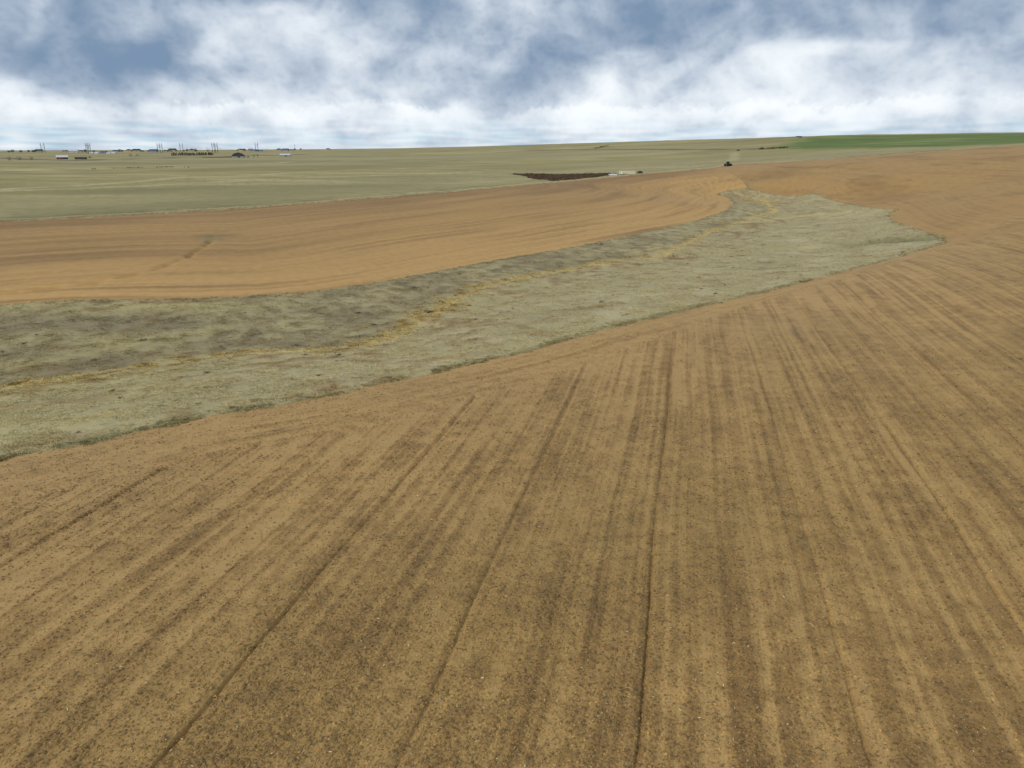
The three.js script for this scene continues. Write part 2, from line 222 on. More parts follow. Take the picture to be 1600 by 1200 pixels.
function surface(x, z) {
  const r = Math.hypot(x, z);
  let h = baseHeight(x, z);
  const edgeN = r < 900 ? wobble(x, z) : 0;
  const sw = distance(P.swale, x, z) + edgeN, fd = r < 1600 ? distance(P.field, x, z) + edgeN * 1.5 : -1000, gr = r > 500 ? distance(P.green, x, z) + 22 * noise2(x / 60, z / 60) : -1000;
  G.sSwale = sw; G.sField = Math.min(fd, -sw); G.sGreen = gr; G.residue = 0; G.straw = 0; G.gold = 0;
  const far = beyond(x, z), fine = 1 - step(140, 300, r), n8 = noise2(x / 8 + 3, z / 8), n30 = noise2(x / 31, z / 31 + 7), n90 = noise2(x / 93 + 11, z / 93);
  if (G.sField > 0) {
    const ds = -sw; G.zone = 0;
    if (far) {
      // far field: worked round the draw, so its passes follow the draw's edge
      const v = x * 0.75 - z * 0.66, q = ds + 2.2 * noise2(v / 110, ds / 60);
      const s1 = noise2(q / 4.5, v / 120), s2 = noise2(q / 2.3 + 20, v / 90), s3 = noise2(q / 15 + 9, v / 120), s4 = noise2(q / 1.5 + 70, v / 70), s5 = noise2(q / 8 + 31, v / 90);
      put3(ORANGE); over(BROWN, step(10, 70, ds + 18 * s3)); over(SOIL_LIGHT, 0.4 * clamp(s1 + 0.15 + n30 * 0.4)); over(BROWN_DARK, clamp(0.55 * step(50, 6, fd + 14 * n30) + 0.4 * s3 * step(30, 80, ds)));
      over(BROWN_DARK, 0.6 * clamp(s1 * 0.5 + s2 * 0.7 + s5 * 0.6 + n30 * 0.3 - 0.08)); over(ORANGE, 0.45 * clamp(-s2 - 0.05)); over(SOIL_LIGHT, 0.4 * clamp(s4 - 0.1)); over(BROWN_DARK, 0.4 * clamp(-s4 - 0.15));
      const dg = distance(P.gully, x, z); 
      if (dg < 40) { h -= 0.9 * bell(dg / 1.1) * clamp(0.8 + noise2(x / 4, z / 4));
        const dp = Math.hypot((x + 97) / 7, (z + 237) / 4); over(KHAKI, 0.5 * Math.exp(-dp * dp) * clamp(0.4 + n8)); over(SCRUB, 0.85 * Math.exp(-(((x + 99) / 6) ** 2 + ((z + 246) / 7) ** 2)) * clamp(0.6 + n8)); }
      G.residue = clamp(0.3 + s2 * 0.5);
      h += 0.05 * s2 + 0.09 * s1;
    } else {
      const u0 = x * RC + z * RS, v0 = x * RS - z * RC, bend = 0.22 * noise2(v0 / 23, Math.round(u0 / 12) * 3.1) + 0.08 * noise2(v0 / 5, Math.round(u0 / 12) * 5.7);
      const hw = mix(12.6, 5, step(0, 60, x)), head = step(hw + 0.6, hw - 0.2, ds + 0.5 * n8), hill = step(215, 300, v0 * 0.8 + u0 * 0.6 + 30 * n30);
      let u = mix(u0 + bend, ds * 0.98 - 0.4 + bend, head), v = v0;
      const du = u + 0.66 - 12 * Math.round((u + 0.66) / 12), pass = Math.round((u + 0.66) / 12);
      const strength = (head > 0.5 ? 0.4 : [0.9, 0.3, 1.15, 0.6, 0.95, 0.5, 0.75, 0.6][clamp(pass + 4, 0, 7)]) * (0.7 + 0.4 * clamp(0.7 + noise2(v / 17 + pass * 7.7, pass * 3.3) * 1.2));
      const groove = Math.exp(-((du / (0.125 + 0.04 * noise2(v / 1.3, pass * 4.4))) ** 2)) * strength * (0.85 + 0.4 * noise2(v / 2.1, pass * 6.1)), berm = Math.exp(-(((du + 0.62) / 0.26) ** 2)) + 0.5 * Math.exp(-(((du - 0.55) / 0.2) ** 2));
      const groove2 = Math.exp(-(((du - 5.2) / 0.13) ** 2)) * 0.6 * clamp(noise2(v / 21 + 40 + pass * 5.1, pass * 2.9) - 0.15), groove3 = Math.exp(-(((du + 3.4) / 0.13) ** 2)) * 0.6 * clamp(noise2(v / 26 + 90 + pass * 3.1, pass * 1.9) - 0.15);
      const s1 = noise2(u / 0.85, v / 15), s2 = noise2(u / 2.3 + 50, v / 19), s3 = noise2(u / 5 + 9, v / 26), f1 = noise2(x / 0.55, z / 0.55), f2 = noise2(x / 1.6 + 30, z / 1.6);
      // each 12 m pass of the drill has the same paler wheel strips and darker, chaff-strewn strips
      const strip = 0.34 * Math.cos(du * 2 * Math.PI / 3.0 + 1.1) + 0.2 * Math.cos(du * 2 * Math.PI / 1.35) - 0.55 * berm - 0.55 * Math.exp(-(((du - 2.8) / 0.5) ** 2)) - 0.45 * Math.exp(-(((du + 4.3) / 0.45) ** 2));
      const r1 = 0.55 * Math.tanh(3 * noise2(u / 0.42, v / 70)), r2 = 0.55 * Math.tanh(3 * noise2(u / 0.95 + 33, v / 60)), r3 = noise2(u / 2.4 + 71, v / 45);
      let m = 0.42 + 0.26 * r1 + 0.20 * r2 + 0.13 * r3 + 0.16 * s1 + 0.14 * s2 + 0.10 * s3 + 0.15 * n8 + 0.13 * n30 + 0.20 * f2 + strip * (0.20 * (1 - head)) * (0.55 + 0.7 * clamp(0.5 + noise2(u / 7, v / 35)));
      m = clamp(m - 0.08 * step(40, 10, ds)) * (1 - 0.25 * head);
      G.residue = m;
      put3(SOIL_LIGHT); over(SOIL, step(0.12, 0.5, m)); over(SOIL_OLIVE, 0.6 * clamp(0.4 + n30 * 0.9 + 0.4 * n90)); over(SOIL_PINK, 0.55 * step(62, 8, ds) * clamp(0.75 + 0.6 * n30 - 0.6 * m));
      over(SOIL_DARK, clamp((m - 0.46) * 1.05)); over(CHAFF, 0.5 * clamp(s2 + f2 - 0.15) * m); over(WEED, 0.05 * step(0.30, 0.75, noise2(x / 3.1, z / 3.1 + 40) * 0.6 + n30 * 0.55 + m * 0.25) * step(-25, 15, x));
      over(SOIL_LIGHT, 0.55 * clamp(-f1 * 0.9 - m * 0.3)); over(DAMP_AND_SHADE, 0.4 * clamp(f1 - 0.2) * (0.4 + m));
      if (hill > 0) {
        const q = h + 0.35 * n30, w = x * 0.9 + z * 0.25, t1 = noise2(q / 0.5, w / 90), t2 = noise2(q / 1.9 + 7, w / 130), t3 = noise2(q / 0.22 + 3, w / 45);
        const a = c3.slice(); put3(HILL); over(BROWN, clamp(0.45 + 0.8 * t2 + 0.5 * n90)); over(BROWN_DARK, 0.5 * clamp(t1 * 0.6 + t3 * 0.35 + 0.6 * n30 + 0.4 * n8)); over(SOIL_LIGHT, 0.35 * clamp(t3 - t1)); over(BROWN_DARK, 0.5 * clamp(noise2(x / 45 + 8, z / 70) * 1.2 - 0.25 + 0.3 * n8)); 
        const b = c3.slice(); for (let k = 0; k < 3; k++) c3[k] = mix(a[k], b[k], hill);
      }
      const dd = distance(P.draw, x, z);
      if (dd < 30) { over(KHAKI, 0.7 * bell((dd + 1.2 * n8) / 2.6) * clamp(0.7 + n8)); h -= 1.3 * bell(dd / 3.0); }
      const g = 1 - hill;
      h += g * (-0.34 * groove - 0.14 * (groove2 + groove3) + 0.07 * berm * strength) + 0.04 * s2 + (0.035 * r1 + 0.04 * r2 + 0.04 * r3) * fine;
      if (r < 240) h += fine * ((0.018 + 0.05 * m) * noise2(x / 0.21, z / 0.21) + (0.02 + 0.045 * m) * f1 + 0.03 * f2);
    }
    if (r > 24 && r < 700) { const k = 7 * noise2(x / 2.4 + 8, z / 2.4); c3[0] += k; c3[1] += k * 0.85; c3[2] += k * 0.6; }
  } else if (sw > 0) {
    G.zone = 1;
    const dt = distance(P.thalweg, x, z), n3 = noise2(x / 3.3, z / 3.3), n1 = noise2(x / 1.05, z / 1.05), n14 = noise2(x / 14, z / 14 + 30);
    const t = (x * 0.62 - z * 0.78) / 15, ta = noise2(t, dt / 4);
    put3(far ? KHAKI : SAGE);
    if (far) { over(SAGE, clamp(0.30 + 0.7 * n14 + 0.5 * n30 + step(30, 4, sw) * 0.15 + step(0, 80, x) * 0.35)); over(KHAKI_DARK, 0.65 * clamp(n3 * 0.7 + n8 * 0.6 + 0.05)); over(SAGE_PALE, 0.3 * clamp(n14 - n3)); }
    else { over(SAGE_PALE, 0.9 * clamp(0.25 + 1.2 * n14 + 0.6 * n30 + 0.3 * n8)); over(KHAKI, 0.65 * clamp(n30 * 0.7 + n8 * 0.5 + n3 * 0.3 - 0.02)); over(STRAW, 0.4 * clamp(n8 + 0.6 * n3 - 0.15)); }
    over(YELLOW_GREEN, 0.55 * step(-30, -75, x) * clamp(0.4 + n14 + 0.4 * n3) * (far ? 0.5 : 1));
    // dry straw-coloured grass along the bottom of the draw, rusty patches beside it
    const wid = 2.0 + 1.6 * ta + 1.6 * bell(Math.hypot(x - HOLE[0], z - HOLE[1]) / 22);
    const st = Math.exp(-((dt / Math.max(1, wid)) ** 2)) * clamp(0.85 + n3 * 0.6 + ta * 0.4 + n1 * 0.3); over(STRAW, 0.85 * st); G.straw = st;
    const rust = bell((dt - 10) / 11) * clamp(n14 * 1.3 + n3 * 0.8 - 0.05) * (far ? 0.25 : 1); over(CHAFF, 0.8 * rust);
    const go = step(0.28, 0.6, noise2(x / 3.6 + 60, z / 3.0) * 0.9 + 0.45 * n1) * (bell((dt - 2.5) / 6) + 0.35 * step(9, 2, sw)); over(GOLD, 0.38 * go); G.gold = go; over([150, 104, 58], 0.6 * Math.exp(-(((x * 0.77 - z * 0.64 - 43.5) / 9) ** 2 + ((sw - 2.6) / 2) ** 2)) * clamp(0.5 + n3 + 0.6 * n1)); over(GOLD, 0.75 * Math.exp(-(((x - 146) / 14) ** 2 + ((z + 448) / 24) ** 2)) * clamp(0.35 + n3 + 0.5 * n8));
    const dR = distance(P.side, x, z), dB = distance(P.band, x, z);
    if (dR < 30) { over(WEED, 0.5 * bell((dR) / 5) * step(105, 128, x)); h -= 0.8 * bell(dR / 4); }
    if (dB < 20) { over(STRAW, 0.5 * bell((dB + n3) / 3)); h -= 0.5 * bell(dB / 3); }
    const n0 = noise2(x / 0.5, z / 0.8); over(KHAKI_DARK, 0.5 * step(0.28, 0.6, n1 * 0.5 + n3 * 0.4 + n0 * 0.35)); over(SAGE_PALE, 0.45 * clamp(-n1 * 0.8 - n3 * 0.3 - n0 * 0.3)); over(CHAFF, 0.45 * clamp(noise2(x / 9 + 70, z / 7) * 1.2 + 0.4 * n3 - 0.2));
    const lip = step(2.2, 0.2, sw + 1.4 * n3); over(WEED, (far ? 0.25 : 0.45) * lip * clamp(0.45 + n8 * 1.1 + n3 * 0.5));
    h += 0.22 * step(0, 0.9, sw) * (far ? 0.4 : 1) * (0.6 + 0.6 * n8) + 0.16 * n3 + 0.09 * n1 + 0.4 * n14 * step(0, 8, sw) - 0.55 * Math.exp(-((dt / 1.5) ** 2)) * clamp(0.6 + ta);
    const hx = (x - HOLE[0]) / 1.15, hz = (z - HOLE[1]) / 1.3, hd = hx * hx + hz * hz;
    if (hd < 9) { h -= 1.3 * Math.exp(-hd * hd * 1.2); over(DAMP_AND_SHADE, Math.exp(-hd * hd)); }  // damp earth, with the shade of the hollow painted into its dark colour
  } else if (gr > 0) {
    G.zone = 2;
    put3(CROP); over(CROP_PALE, 0.4 * clamp(n90 + 0.3 * n30)); over([66, 90, 32], 0.5 * clamp(noise2(x / 60, z / 160))); over(PASTURE, 0.75 * step(55, 0, gr + 30 * n30)); over(PASTURE_PALE, 0.5 * clamp(noise2(x / 130 + 3, z / 210) * 1.4 - 0.35));
    for (const [cx, cz, a, b] of [[640, -1250, 60, 45], [560, -1060, 28, 60], [780, -1350, 40, 50]]) over(PASTURE_PALE, 0.75 * Math.exp(-(((x - cx) / a) ** 2 + ((z - cz) / b) ** 2)) * clamp(0.7 + n30));
  } else {
    G.zone = 3;
    const n250 = noise2(x / 260 + z / 700, z / 150), n700 = noise2(x / 800 + 4, z / 420), n3 = noise2(x / 3.5, z / 3.5), str = noise2(x / 140 + z / 300, z / 34 - x / 90);
    put3(PASTURE); const big = noise2(x / 420 + 9, z / 230 + 2); over(PASTURE_GREEN, clamp(0.4 + 1.4 * n250 + 0.5 * n90)); over(PASTURE_PALE, 0.95 * clamp(0.08 + str * 1.2 + n700 * 0.7 + 0.3 * n30 + 0.5 * big - 0.1)); over(SCRUB, 0.6 * clamp(-big * 1.1 + n90 * 0.8 + 0.3 * n30 - 0.15)); over(KHAKI, 0.4 * clamp(-str + n30 * 0.6 - 0.2));
    over(FAR, 0.7 * clamp(0.35 + 1.2 * noise2(x / 1300 + 3, z / 700))); over(KHAKI, 0.4 * clamp(n250 * 1.3)); over(SCRUB, 0.45 * clamp(noise2(x / 900, z / 170) - 0.1)); over(SAGE, 0.5 * clamp(noise2(x / 600 + 40, z / 260) - 0.1));
    const fold = Math.exp(-(((x - 210) / 130) ** 2 + ((z + 850) / 190) ** 2)); over(SAGE, 0.8 * fold * clamp(0.6 + n90)); over(KHAKI, 0.7 * fold * clamp(str + n90));
    over(PASTURE_GREEN, 0.25 * clamp(n30 + n8 * 0.5)); 
    const de = r < 900 ? distance(P.edge, x, z) : 1e9;
    if (de < 60 && r < 900) { over(SCRUB, 0.6 * bell((de - 14 + 5 * n30) / 11) * clamp(0.5 + n30 + 0.6 * n8)); over(DUST, 0.9 * step(5.5, 3, de + 1.5 * n8)); h += 0.3 * step(0, 1.5, de) * step(6, 3, de); }
    if (r < 1900) for (let k = 0; k < PT.length; k++) { const d = distance(PT[k], x, z); over(PASTURE_PALE, (k < 3 ? 0.9 : 0.6) * step(k < 3 ? 17 : 10, 5, d + 4 * n30) * clamp(0.8 + n30)); over(DUST, (k === 3 ? 0.15 : 0.4) * step(5, 2, d + 3 * n8)); }
    over(PASTURE_PALE, 0.8 * Math.exp(-(((x + 18) / 42) ** 2 + ((z + 590) / 110) ** 2)) * clamp(0.8 + n30));
    if (r > 1000 && r < 2600) over(KHAKI_DARK, 0.7 * step(26, 9, distance(P.fence, x, z) + 5 * n90));
    if (r > 1300 && r < 3200) { const d = distance(P.road, x, z); over(KHAKI_DARK, 0.9 * step(34, 12, d)); }
    const dv = r < 900 && r > 480 ? distance(P.ravine, x, z) : -1e9;
    if (dv > -30) { const k = step(-5, 7, dv + 6 * n30 + 4 * n8); over(BRUSH, 0.85 * k); over(KHAKI, 0.4 * k * clamp(n8 + 0.5 * n30)); h -= 1.6 * step(-6, 16, dv); }
    if (r < 900) over(SCRUB, 0.35 * clamp(n3 + n8));
    h += step(480, 800, r) * step(3600, 2600, r) * (1.5 * noise2(x / 190 + 5, z / 130) + 0.7 * noise2(x / 70, z / 55 + 9));
    h += 0.25 * noise2(x / 22, z / 22) * step(0, 10, -sw) * (r > 300 ? 1 : 0) + (r < 700 ? 0.1 * n3 : 0);
  }
  G.h = h; G.r = c3[0]; G.g = c3[1]; G.b = c3[2];
  return G;
}
const groundAt = (x, z) => surface(x, z).h;

// ---------------------------------------------------------------- textures: grain of soil and of dry grass (no large shapes, so the repeat does not show)
function grain(size, make) {
  const d = new Uint8Array(size * size * 4);
  for (let j = 0; j < size; j++) for (let i = 0; i < size; i++) { const v = make(i / size, j / size), o = (j * size + i) * 4; d[o] = d[o + 1] = d[o + 2] = clamp(v) * 255; d[o + 3] = 255; }
  const t = new THREE.DataTexture(d, size, size); t.wrapS = t.wrapT = THREE.RepeatWrapping; t.magFilter = THREE.LinearFilter; t.minFilter = THREE.LinearMipmapLinearFilter; t.generateMipmaps = true; t.needsUpdate = true; return t;
}
const soilGrain = grain(1024, (u, v) => {              // 10 m square
  const a = tiled(u * 64, v * 48, 64, 48), b = tiled(u * 128, v * 100, 128, 100), c = tiled(u * 250, v * 250, 250, 250), row = Math.cos(u * 2 * Math.PI * 40 + 0.8 * tiled(u * 10, v * 20, 10, 20));
  const pit = step(0.30, 0.62, a * 0.55 + b * 0.5), crumb = step(0.36, 0.66, b * 0.6 + c * 0.45);
  return 0.80 + 0.07 * b + 0.07 * c + 0.03 * row - 0.34 * pit + 0.16 * crumb;
});
const grassGrain = grain(1024, (u, v) => {             // 10 m square
  const b = tiled(u * 100, v * 70, 100, 70), c = tiled(u * 240, v * 170, 240, 170);
  return 0.80 + 0.06 * tiled(u * 40, v * 40, 40, 40) + 0.10 * b + 0.13 * c - 0.24 * step(0.32, 0.66, tiled(u * 64, v * 64, 64, 64) * 0.6 + b * 0.5);
});
const groundMaterial = (map, bumpScale) => new THREE.MeshStandardMaterial({ vertexColors: true, map, bumpMap: map, bumpScale, roughness: 0.96, metalness: 0 });

// ---------------------------------------------------------------- the ground sheet, cut along the field edges
const K_ALBEDO = 1.0;
{
  const cols = [];
  for (let a = -180; a < -44; a += 3.4) cols.push(a);
  for (let a = -44; a <= 44.001; a += 0.106) cols.push(a);
  for (let a = 47; a < 180; a += 3.4) cols.push(a);
  const rows = [];
  for (let r = 1.2; r < 23; r *= 1.32) rows.push(r);
  let r = 23; while (r < 45000) { rows.push(r); r += r < 440 ? Math.min(r * r * 6.6e-5, 0.0046 * r) : r < 900 ? 0.0078 * r : r < 3600 ? 0.013 * r : 0.12 * r; }
  rows.push(46000);
  const nc = cols.length, nr = rows.length, n = nc * nr + 1;
  console.log('ground vertices', n, nc, nr);
  const pos = new Float32Array(n * 3), col = new Float32Array(n * 3), sd = [new Float32Array(n), new Float32Array(n), new Float32Array(n)];
  const fill = (k, x, z) => { const g = surface(x, z); pos[3 * k] = x; pos[3 * k + 1] = g.h; pos[3 * k + 2] = z; col[3 * k] = lin(clamp(g.r, 0, 255)) * K_ALBEDO; col[3 * k + 1] = lin(clamp(g.g, 0, 255)) * K_ALBEDO; col[3 * k + 2] = lin(clamp(g.b, 0, 255)) * K_ALBEDO; sd[0][k] = g.sField; sd[1][k] = g.sSwale; sd[2][k] = g.sGreen; };
  for (let i = 0; i < nc; i++) { const a = cols[i] * DEG, s = Math.sin(a), c = -Math.cos(a); for (let j = 0; j < nr; j++) fill(i * nr + j, s * rows[j], c * rows[j]); }
  fill(n - 1, 0, 0);
  console.log('surface done');
  let tris = [];
  { const t = new Uint32Array((nc * (nr - 1) * 2 + nc) * 3); let o = 0;
    for (let i = 0; i < nc; i++) { const i2 = (i + 1) % nc; t[o++] = n - 1; t[o++] = i * nr; t[o++] = i2 * nr;
      for (let j = 0; j < nr - 1; j++) { const a = i * nr + j, b = i2 * nr + j; t[o++] = a; t[o++] = a + 1; t[o++] = b; t[o++] = b; t[o++] = a + 1; t[o++] = b + 1; } }
    tris = t; }
  const whole = new THREE.BufferGeometry(); whole.setAttribute('position', new THREE.BufferAttribute(pos, 3)); whole.setIndex(new THREE.BufferAttribute(tris, 1)); whole.computeVertexNormals();
  const nor = whole.attributes.normal.array;
  const V = { pos: Array.from({ length: 0 }), n };
  // growable copies for the cut points
  const extra = { pos: [], nor: [], col: [], sd: [[], [], []] };
  const get = (arr, ex, k, c, w) => (k < n ? arr[k * w + c] : ex[(k - n) * w + c]);
  function cut(list, which) {                           // split triangles at sd[which] = 0 -> [inside, outside]
    const s = (k) => (k < n ? sd[which][k] : extra.sd[which][k - n]), made = new Map(), inn = [], out = [];
    const mid = (a, b) => {
      const key = a < b ? a * 4194304 + b : b * 4194304 + a; let m = made.get(key); if (m !== undefined) return m;
      const sa = s(a), sb = s(b), t = sa / (sa - sb); m = n + extra.pos.length / 3; made.set(key, m);
      for (let c = 0; c < 3; c++) { for (const [arr, ex] of [[pos, extra.pos], [nor, extra.nor], [col, extra.col]]) ex.push(mix(get(arr, ex, a, c, 3), get(arr, ex, b, c, 3), t)); }
      for (let w = 0; w < 3; w++) extra.sd[w].push(w === which ? 0 : mix(get(sd[w], extra.sd[w], a, 0, 1), get(sd[w], extra.sd[w], b, 0, 1), t));
      return m;
    };
    for (let i = 0; i < list.length; i += 3) {
      const v = [list[i], list[i + 1], list[i + 2]], p = [s(v[0]) > 0, s(v[1]) > 0, s(v[2]) > 0], k = p[0] + p[1] + p[2];
      if (k === 3) inn.push(v[0], v[1], v[2]); else if (k === 0) out.push(v[0], v[1], v[2]);
      else {
        const one = k === 1, lone = p.indexOf(one), a = v[lone], b = v[(lone + 1) % 3], c = v[(lone + 2) % 3], ab = mid(a, b), ca = mid(c, a);
        (one ? inn : out).push(a, ab, ca); (one ? out : inn).push(ab, b, c, ab, c, ca);
      }
    }
    return [inn, out];
  }
  function piece(name, list, material, label, tileTurn) {
    const used = new Map(), idx = new Uint32Array(list.length); let m = 0;
    const P3 = [], N3 = [], C3 = [], UV = [];
    for (let i = 0; i < list.length; i++) {
      const k = list[i]; let q = used.get(k);
      if (q === undefined) { q = m++; used.set(k, q); for (let c = 0; c < 3; c++) { P3.push(get(pos, extra.pos, k, c, 3)); N3.push(get(nor, extra.nor, k, c, 3)); C3.push(get(col, extra.col, k, c, 3)); } const x = P3[P3.length - 3], z = P3[P3.length - 1]; UV.push(tileTurn ? (x * RC + z * RS) / 10 : x / 10, tileTurn ? (x * RS - z * RC) / 10 : z / 10); }
      idx[i] = q;
    }
    const g = new THREE.BufferGeometry();
    g.setAttribute('position', new THREE.Float32BufferAttribute(P3, 3)); g.setAttribute('normal', new THREE.Float32BufferAttribute(N3, 3)); g.setAttribute('color', new THREE.Float32BufferAttribute(C3, 3)); g.setAttribute('uv', new THREE.Float32BufferAttribute(UV, 2)); g.setIndex(new THREE.BufferAttribute(idx, 1));
    const o = new THREE.Mesh(g, material); o.name = name; o.receiveShadow = true; o.castShadow = true; o.userData = { kind: 'structure', label }; scene.add(o);
    console.log(name, idx.length / 3);
  }
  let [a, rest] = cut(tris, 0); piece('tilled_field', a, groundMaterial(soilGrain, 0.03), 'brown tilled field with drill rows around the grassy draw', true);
  [a, rest] = cut(rest, 1); piece('grass_draw', a, groundMaterial(grassGrain, 0.05), 'sage green grassy draw winding between the tilled fields');
  [a, rest] = cut(rest, 2); piece('green_crop_field', a, groundMaterial(grassGrain, 0.05), 'bright green crop field on the hill behind the tilled slope');
  piece('pasture', rest, groundMaterial(grassGrain, 0.05), 'olive pasture and dry prairie reaching to the horizon');
}
console.log('ground');

// ---------------------------------------------------------------- helpers for things
const names = new Map();
function numbered(name) { const k = names.get(name) ?? 0; names.set(name, k + 1); return k ? name + '_' + String(k).padStart(3, '0') : name; }
const mat = (r, g, b, rough = 0.85, more = {}) => new THREE.MeshStandardMaterial({ color: new THREE.Color().setRGB(lin(r), lin(g), lin(b)), roughness: rough, metalness: 0, ...more });
function mesh(name, geometry, material, parent) { const m = new THREE.Mesh(geometry, material); m.name = name; m.castShadow = m.receiveShadow = true; parent.add(m); return m; }
function thing(name, label, category, x, z, turn = 0, group) {
  const o = new THREE.Group(); o.name = numbered(name); o.position.set(x, groundAt(x, z), z); o.rotation.y = turn; o.userData = { label, category }; if (group) o.userData.group = group; scene.add(o); return o;
}
function copyOf(source, x, z, turn, label, scale = 1) {
  const o = source.clone(); o.name = numbered(source.name.replace(/_\d{3}$/, '')); o.userData = { ...source.userData }; if (label) o.userData.label = label;
  o.position.set(x, groundAt(x, z), z); o.rotation.y = turn; o.scale.setScalar(scale); scene.add(o); return o;
}
const block = (w, h, d, x = 0, y = 0, z = 0, bevel = 0.03) => new RoundedBoxGeometry(w, h, d, 1, Math.min(bevel, w / 3, h / 3, d / 3)).translate(x, y + h / 2, z);
function profile(points, depth, bevel = 0.05) {        // an outline in x, y given a thickness in z
  const s = new THREE.Shape(points.map(([x, y]) => new THREE.Vector2(x, y)));
  return new THREE.ExtrudeGeometry(s, { depth: depth - 2 * bevel, bevelEnabled: true, bevelSize: bevel, bevelThickness: bevel, bevelSegments: 2 }).translate(0, 0, -depth / 2 + bevel);
}
const join = (list) => mergeGeometries(list.map((g) => { const q = g.index ? g.toNonIndexed() : g; for (const k of Object.keys(q.attributes)) if (!['position', 'normal', 'uv'].includes(k)) q.deleteAttribute(k); return q; }));
const M = {
  white: mat(226, 228, 230, 0.35, { metalness: 0.0 }), cream: mat(206, 198, 172, 0.55), glass: mat(30, 36, 44, 0.12), tyre: mat(28, 27, 26, 0.9), rim: mat(150, 150, 150, 0.4, { metalness: 0.6 }), dark: mat(34, 34, 36, 0.5), black: mat(22, 22, 22, 0.6), chrome: mat(170, 172, 175, 0.25, { metalness: 0.9 }),
  redLamp: mat(150, 24, 20, 0.3), lamp: mat(220, 220, 215, 0.2), tractor: mat(30, 42, 30, 0.45), wood: mat(92, 80, 66, 0.9), steel: mat(74, 76, 80, 0.6, { metalness: 0.4 }), porcelain: mat(120, 110, 100, 0.4),
  darkRoof: mat(58, 56, 60, 0.85), brownRoof: mat(96, 76, 62, 0.85), whiteRoof: mat(196, 198, 202, 0.6), blueRoof: mat(70, 84, 112, 0.7), whiteWall: mat(186, 184, 180, 0.8), tanWall: mat(172, 158, 134, 0.85), darkWall: mat(62, 54, 50, 0.85), greyWall: mat(140, 142, 146, 0.85), redWall: mat(112, 60, 48, 0.85), trim: mat(200, 200, 198, 0.7),
  bark: mat(84, 70, 56, 0.95), evergreen: mat(52, 62, 44, 0.9, { side: THREE.DoubleSide }), leaf: mat(112, 120, 70, 0.9, { side: THREE.DoubleSide }), sagebrush: mat(112, 110, 78, 0.9, { side: THREE.DoubleSide }), shrub: mat(96, 84, 58, 0.95, { side: THREE.DoubleSide }), darkShrub: mat(70, 62, 42, 0.95, { side: THREE.DoubleSide }),
};
// many small leaf-sized faces spread unevenly through a crown's volume
function foliage(seed, count, size, inside) {
  const r = rng(seed), p = [], clumps = Array.from({ length: 14 }, () => inside(r()));
  for (let i = 0; i < count; i++) {
    const c = i % 3 ? clumps[Math.floor(r() * clumps.length)] : inside(r()), q = i % 3 ? [c[0] + (r() - 0.5) * size * 4, c[1] + (r() - 0.5) * size * 4, c[2] + (r() - 0.5) * size * 4] : c;
    const a = new THREE.Vector3(r() - 0.5, r() - 0.5, r() - 0.5).normalize().multiplyScalar(size * (0.6 + r() * 0.8)), b = new THREE.Vector3(r() - 0.5, r() - 0.5, r() - 0.5).cross(a).normalize().multiplyScalar(size * 0.6);
    p.push(q[0] - a.x, q[1] - a.y, q[2] - a.z, q[0] + b.x, q[1] + b.y, q[2] + b.z, q[0] + a.x, q[1] + a.y, q[2] + a.z);
  }
  const g = new THREE.BufferGeometry(); g.setAttribute('position', new THREE.Float32BufferAttribute(p, 3)); g.computeVertexNormals(); return g;
}

// ---------------------------------------------------------------- vehicles
function wheel(parent, x, z, radius, width) {
  const t = mesh('wheel', new THREE.LatheGeometry([[0.55, -0.5], [0.9, -0.5], [1, -0.36], [1, 0.36], [0.9, 0.5], [0.55, 0.5]].map(([a, b]) => new THREE.Vector2(a * radius, b * width)), 20).rotateX(Math.PI / 2).translate(x, radius, z), M.tyre, parent);
  mesh('rim', new THREE.CylinderGeometry(radius * 0.56, radius * 0.56, width * 0.8, 16).rotateX(Math.PI / 2).translate(x, radius, z), M.rim, t);
}
function pickup(x, z, turn, label, paint, name = 'pickup_truck') {
  const t = thing(name, label, 'pickup', x, z, turn);
  mesh('body', profile([[-2.95, 0.55], [-3.0, 1.0], [-2.9, 1.22], [-1.5, 1.32], [-1.4, 1.34], [1.2, 1.34], [1.22, 1.28], [2.95, 1.28], [3.0, 0.62], [2.3, 0.5], [-2.2, 0.48]], 1.96, 0.06), paint, t);
  mesh('cab', profile([[-1.45, 1.3], [-0.75, 1.88], [0.95, 1.9], [1.15, 1.3]], 1.72, 0.06), paint, t);
  for (const s of [-1, 1]) { mesh('window', profile([[-1.05, 1.38], [-0.68, 1.78], [0.0, 1.8], [0.0, 1.38]], 0.03, 0.008).translate(0, 0, s * 0.865), M.glass, t); mesh('window', profile([[0.08, 1.38], [0.08, 1.8], [0.82, 1.8], [0.95, 1.38]], 0.03, 0.008).translate(0, 0, s * 0.865), M.glass, t); }
  mesh('windscreen', block(0.03, 0.72, 1.45).rotateZ(-0.88).translate(-1.44, 1.38, 0), M.glass, t); mesh('rear_window', block(0.03, 0.42, 1.4).rotateZ(0.32).translate(1.14, 1.4, 0), M.glass, t);
  mesh('bumper', block(0.16, 0.26, 1.9, -3.02, 0.5, 0), M.chrome, t); mesh('bumper', block(0.16, 0.22, 1.9, 3.04, 0.5, 0), M.chrome, t);
  for (const s of [-1, 1]) { mesh('headlight', block(0.08, 0.2, 0.36, -2.96, 0.92, s * 0.74), M.lamp, t); mesh('tail_light', block(0.06, 0.34, 0.16, 3.0, 0.85, s * 0.86), M.redLamp, t); mesh('mirror', block(0.16, 0.2, 0.22, -1.1, 1.36, s * 1.06), M.dark, t); }
  for (const px of [-1.9, 1.85]) for (const s of [-1, 1]) wheel(t, px, s * 0.83, 0.4, 0.28);
  return t;
}
